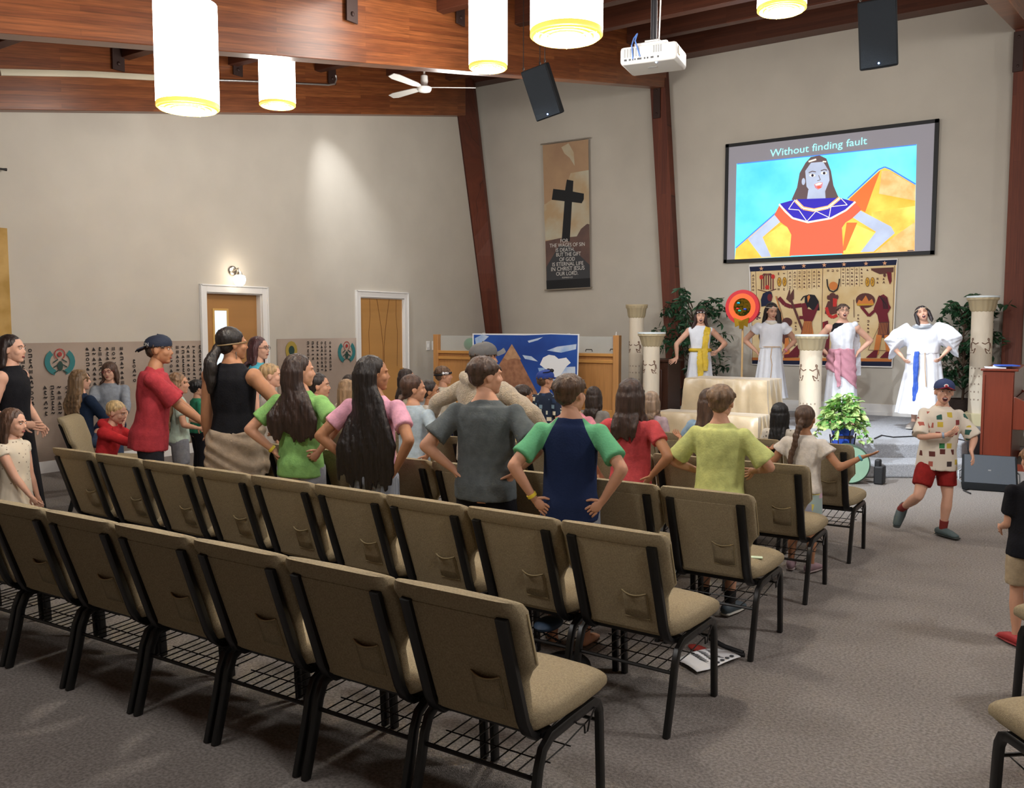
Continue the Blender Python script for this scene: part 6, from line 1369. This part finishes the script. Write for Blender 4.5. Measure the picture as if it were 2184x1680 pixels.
k = who(1668, 855, 7.3, -2, 'small child with black shoulder length hair and patterned vest', tone=TAN, hair=dict(s='bob', c='#0f0e10', len=.3, n=26, vol=1.04, wd=1.1), top=dict(mat=print_mat('sketch_print', '#c4bcae', ['#55504a', '#8a857a'], 30, .2), sleeve=.35), bottom=dict(kind='shorts', mat=blkc), fine=0)
MULT = print_mat('pastel_leaf_print', '#9fb3b0', ['#c8a8b8', '#d8c860', '#78a890', '#a0a0b0', '#6a9a86', '#b8b0c0'], 9, .45)
k = who(1722, 858, 6.2, -2, 'girl in a white blouse with a long braid, arms spread open', tone=TAN, L={'t': (-.30, .05, .71), 'p': (-.3, -.2, -1), 'd': (-1, .4, .1), 'n': (0, 0, 1)}, R={'t': (.33, .02, .72), 'p': (.2, -.3, -1), 'd': (1, .2, .35), 'n': (-.2, .2, 1), 'curl': .12}, wristR='#4fa6b8', hair=dict(s='braid', c='#4f3a2c', len=.42, z=.05, r=.026, sx=-.22, vol=.96), top=tee('white_blouse', '#cdc6bc', sleeve=.42, hem=-.02, sr=.055, off=.016), bottom=dict(kind='shorts', mat=MULT, len=.9), shoes='#8a7078', sole='#9a8a88')
# ---- front dancing boy
PR = print_mat('icon_print', '#d6cdbe', ['#5a2a24', '#2f7a48', '#c8a860', '#a8584a', '#3a3030', '#c8b040', '#2c5a50', '#8a3a3a'], 13, .27)
p, _h = place(2015, 6.75); p = at(1998, 1000, 7.1); p.z = 0
k = dict(h=1.30, pos=p, yaw=R(33.8 + 176), label='boy in a maroon and blue cap, printed tee and red shorts dancing in the aisle', tone=PALE, hyaw=-14, hroll=0, face='open', brow='#6a4c38', gaze=-.6,
  L={'t': (-.13, .16, .58), 'p': (-1, -.2, -.6), 'd': (-.1, .5, -.8), 'n': (.4, 0, -.6), 'curl': .3}, R={'t': (.02, .14, .665), 'p': (1, .1, -.9), 'd': (-.8, .25, .55), 'n': (0, -.6, .4), 'curl': .3},
  LL=((-.06, .03, .265), (-.052, .0, .045)), LLd=(-.45, 1, 0), RL=((.13, .06, .27), (.155, -.16, .14)), footfree=1, ffd=(.45, .35, -.8),
  hair=dict(s='short', c='#5c4432'), hat=dict(c='#2f3f6a', brim='#8a1c30', up=.13, badge=1), top=dict(mat=PR, sleeve=.95, hem=-.2, off=.036, sr=.052), bottom=dict(kind='shorts', mat=fabric('red_shorts', '#86201e'), len=.72, waist=.0), socks='#c8604a', sockstripe=1, shoes='#4a5a5c', sole='#2f3634', wristR='#8aa0b8', side=-3)
person(k)
# ---- boy at the right edge
p = at(2208, 1000, 4.62); p.z = 0
k = dict(h=1.10, pos=p, yaw=R(33.8 - 6), label='small boy in a black tee and khaki shorts cut by the right edge', tone=FAIR, hair=dict(s='short', c='#8a6648', vol=1.05), L={'t': (-.08, .15, .56), 'p': (-.2, -1, 0)}, R='down', top=dict(mat=blkc, sleeve=.7, hem=-.12, off=.02), bottom=dict(kind='shorts', mat=fabric('khaki', '#a8967a'), len=.85), shoes='#a02a2c', sole='#8a2426')
person(k)
# ---- performers on the stage
WH = mat('white_sheet_cloth', '#dcdfe6', .8, bump=.3, bscale=25, vary=.03); YE = mat('yellow_scarf', '#cfae2a', .6, bump=.5, bscale=40, vary=.15); PK = mat('dusty_pink_cloth', '#c48a98', .8, bump=.5, bscale=30, vary=.08); BLU = mat('royal_blue_sash', '#234fae', .6, vary=.1)
CORD = mat('jute_cord', '#b89a78', .8)
SW = 12.95; SZ = .34
def stage(px, py, yaw, lab, **k): return who(px, py, SW, yaw, lab, z0=SZ, **k)
def pt(k, x, y, t): return k['B'](x * k['h'], y * k['h'], k['hipz'] + k['T'] * t)
def band(k, t, off, th, m, name):
    h = k['h']; rx, ry, yo = interp(PROF, t); b = MB(); b.tube([k['B']((rx * h + off) * math.cos(a), yo * h + (ry * h + off) * math.sin(a), k['hipz'] + k['T'] * t) for a in [2 * math.pi * j / 28 for j in range(28)]], th, 8, closed=True); obj(name, b, m, k['root'])
def strip(k, pts, wd, m, name, th=.008, n=10):
    b = MB(); b.tube([pt(k, *p) for p in pts], [(w_, th) for w_ in (wd if isinstance(wd, list) else [wd] * len(pts))], n, up=k['LM'].to_3x3() @ V((0, 1, 0.01))); obj(name, remesh(b, .01, 1, cloth_disp(3, .006, 20)) if (max(wd) if isinstance(wd, list) else wd) > .012 else b, m, k['root'])
fw = 33.8 + 180 - 14
k = stage(1494, 655, fw, 'performer in white with a yellow sash and black headband, mouth wide open', h=1.66, tone=PALE, hyaw=4, hpitch=4, face='open', L={'t': (-.165, .1, .62), 'p': (-1, -.6, -.3), 'd': (.5, .6, -.3)}, R={'t': (.21, .06, .545), 'p': (1, -.4, .2), 'd': (.7, .3, -.4), 'n': (-.3, .8, .3), 'curl': .1}, hair=dict(s='bob', c='#3a2624', len=.3, n=26, wd=1.3), headband=('#17151a', .22, .045), top=dict(mat=WH, sleeve=-1, hem=.32, off=.014, name='white_bodice'), skirts=[dict(t0=.42, z1=.06, mat=WH, flare=.08, rip=.08, n=8, name='white_skirt')], shoes='#5a4438')
strip(k, [(-.075, -.05, .99), (-.07, .02, 1.0), (-.062, .072, .86), (-.05, .082, .6), (-.045, .08, .38), (-.045, .095, .1), (-.045, .10, -.25)], [.03, .05, .055, .06, .055, .06, .07], YE, 'yellow_scarf'); band(k, .34, .02, .03, YE, 'yellow_sash'); strip(k, [(.0, .09, .34), (.0, .105, .1), (-.01, .115, -.3), (-.01, .12, -.62)], [.04, .05, .05, .035], YE, 'sash_tail')
b = MB(); 
for a in (60, 90, 120): b.ell(k['MH'] @ (V((.41 * math.cos(R(a)), -.065 + .49 * math.sin(R(a)), .28)) * k['hh']), .013, nu=8, nv=6)
obj('headband_disc', b, mat('silver_gem', '#e8eaf0', .1, metal=.8), k['root'])
k = stage(1645, 641, fw + 4, 'performer in a plain white belted gown with long dark hair, looking down', h=1.74, tone='#c3957c', hyaw=14, hpitch=-14, face='shut', eyes='closed', L='hips', R='hips', wristL='#e07a92', hair=dict(s='long', c='#231b1a', len=.42, n=26, wd=1.3), headband=('#d8cdb8', .25, .02), top=dict(mat=WH, sleeve=.32, sr=.05, hem=.32, off=.022, name='white_bodice'), skirts=[dict(t0=.38, z1=.34, mat=WH, flare=.07, rip=.08, n=10, name='white_skirt')], girth=.95, barefoot=1)
band(k, .36, .02, .009, CORD, 'rope_belt'); strip(k, [(.0, .085, .36), (.01, .1, .1), (.0, .11, -.1), (.01, .12, -.5)], .006, CORD, 'rope_tassel', .006, 6)
b = MB(); b.tube([pt(k, .052 * math.cos(a), -.01 + .058 * math.sin(a) if math.sin(a) > 0 else -.01 + .03 * math.sin(a), 1.0 + .02 * math.sin(-a)) for a in [2 * math.pi * j / 24 for j in range(24)]], [(.014, .03)] * 24, 8, closed=True, up=(0, 0, 1)); obj('collar_necklace', b, mat('pearl_collar', '#d6d0c0', .3), k['root'])
b = MB()
for s in (1, 1): pass
for x in (-.045,): b.tube([k['MH'] @ (V(q) * k['hh']) for q in ((-.3, .05, .1), (-.36, .18, -.3), (-.38, .3, -.8), (-.36, .36, -1.3))], [.03, .035, .045, .02], 8, round_=True); b.tube([k['MH'] @ (V(q) * k['hh']) for q in ((-.2, .0, .3), (-.42, .1, -.1), (-.46, .22, -.7), (-.42, .26, -1.5))], [.03, .04, .05, .02], 8, round_=True)
obj('front_hair', remesh(b, .009, 1), hairmat('#231b1a'), k['root'])
k = stage(1797, 645, fw + 2, 'performer in a one shoulder white wrap with a dusty pink hip cloth and glasses', h=1.72, tone=PALE, hyaw=4, hpitch=8, face='open', glasses='#8a7a60', L={'t': (-.13, -.02, .60), 'p': (-1, -.3, .1), 'd': (.4, .2, -.9)}, R='hips', hair=dict(s='short', c='#4a382e'), headband=('#7a6456', .22, .02), top=dict(mat=blkc, sleeve=0, hem=.4, off=.004, neck=1.02, name='black_tank_top'), skirts=[dict(t0=.3, z1=.22, mat=WH, flare=.05, rip=.04, name='white_skirt')], barefoot=1)
# one shoulder wrap
b = MB(); h = k['h']; rs = []
for t, s0 in ((.2, 0), (.35, 0), (.5, 0), (.62, .012), (.74, .03), (.86, .055), (.96, .08), (1.02, .085)):
    rx, ry, yo = interp(PROF, t); lim = .2 - s0 * 2.4; ring = []
    for j in range(32):
        a = 2 * math.pi * j / 32; x = (rx * h + .02) * math.cos(a); y = yo * h + (ry * h + .024) * math.sin(a) * (1 + .05 * math.cos(9 * a)); x = min(x, lim * h if t > .55 else 9); ring.append(k['B'](x, y, k['hipz'] + k['T'] * t))
    rs.append(ring)
b.rings(rs); b.ell(pt(k, -.098, 0, .97), (.05, .06, .045)); obj('shoulder_wrap', remesh(b, .01, 1, cloth_disp(7, .008, 12)), WH, k['root'])
strip(k, [(-.1, -.03, .98), (-.12, -.075, .8), (-.13, -.09, .4), (-.14, -.09, 0), (-.14, -.09, -.35)], [.03, .05, .06, .06, .07], WH, 'wrap_tail')
b = MB(); rs = []
for f in [i / 9 for i in range(10)]:
    z = k['hipz'] + k['T'] * (.36 - f * .78); rx, ry, yo = interp(PROF, max(.03, (z - k['hipz']) / k['T'])); rs.append([k['B']((rx * h + .035 + .02 * f) * math.cos(a), yo * h + (ry * h + .04 + .02 * f) * math.sin(a), z + (-.05 * math.cos(a - .2) * -1 + .0) * f * 3 + .0) for a in [2 * math.pi * j / 36 for j in range(36)]])
b.rings(list(reversed(rs))); q = pt(k, .05, .1, .26); b.ell(q, (.05, .03, .05)); b.tube([q, q + V((-.0, .03, -.2)), q + V((-.03, .03, -.48))], [(.04, .02), (.05, .015), (.03, .01)], 10, up=(0, 1, 0))
obj('pink_hip_cloth', remesh(b, .01, 1, lambda p: .007 * math.sin(p.z * 45 - p.x * 50 + 2 * noise.noise(p * 7))), PK, k['root'])
k = stage(1973, 652, fw - 16, 'performer in a wide sleeved white robe with a blue sash, head tilted back', h=1.68, tone=PALE, hyaw=6, hpitch=14, hroll=14, face='open', eyes='closed', side=3, L={'t': (-.15, .1, .60), 'p': (-1, -.3, .25), 'd': (.5, .5, -.7), 'curl': .5}, R={'t': (.15, .1, .60), 'p': (1, -.3, .25), 'd': (-.5, .5, -.7), 'curl': .5}, hair=dict(s='short', c='#2a2224'), headband=('#b8a890', .2, .02), top=dict(mat=WH, sleeve=1, wide=1, hem=.3, off=.03, name='white_robe', amp=.012), skirts=[dict(t0=.38, off=.035, z1=.22, mat=WH, flare=.1, rip=.09, n=9, name='white_skirt')], girth=1.2, shoes='#8a8078', sole='#b0aca4')
band(k, .36, .03, .01, CORD, 'rope_belt'); strip(k, [(-.02, .105, .34), (-.02, .125, .0), (-.025, .13, -.5)], .006, CORD, 'rope_tassel', .006, 6)
for x0, x1, e_ in ((.03, .06, -.85), (.045, .045, -1.0)): strip(k, [(x0, .108, .38), (x0 + .01, .125, .0), (x1, .13, e_ * .7), (x1, .135, e_)], [.02, .028, .032, .032], BLU, 'blue_sash', .012)
b = MB(); b.tube([pt(k, .062 * math.cos(a), (.075 if math.sin(a) > 0 else .03) * math.sin(a), 1.0 - .03 * math.sin(a)) for a in [2 * math.pi * j / 24 for j in range(24)]], [(.03, .02)] * 24, 8, closed=True, up=(0, 0, 1)); obj('silver_collar', b, mat('silver_cloth', '#a9b0b8', .35, metal=.4), k['root'])
for s in (-1, 1):
    b = MB(); b.tube([k['MH'] @ (V(q) * k['hh']) for q in ((s * .33, -.05, .1), (s * .37, .0, -.2), (s * .38, .08, -.5), (s * .36, .12, -.62))], [.03, .025, .025, .01], 8, round_=True); obj('braid', b, hairmat('#2a2224'), k['root'])
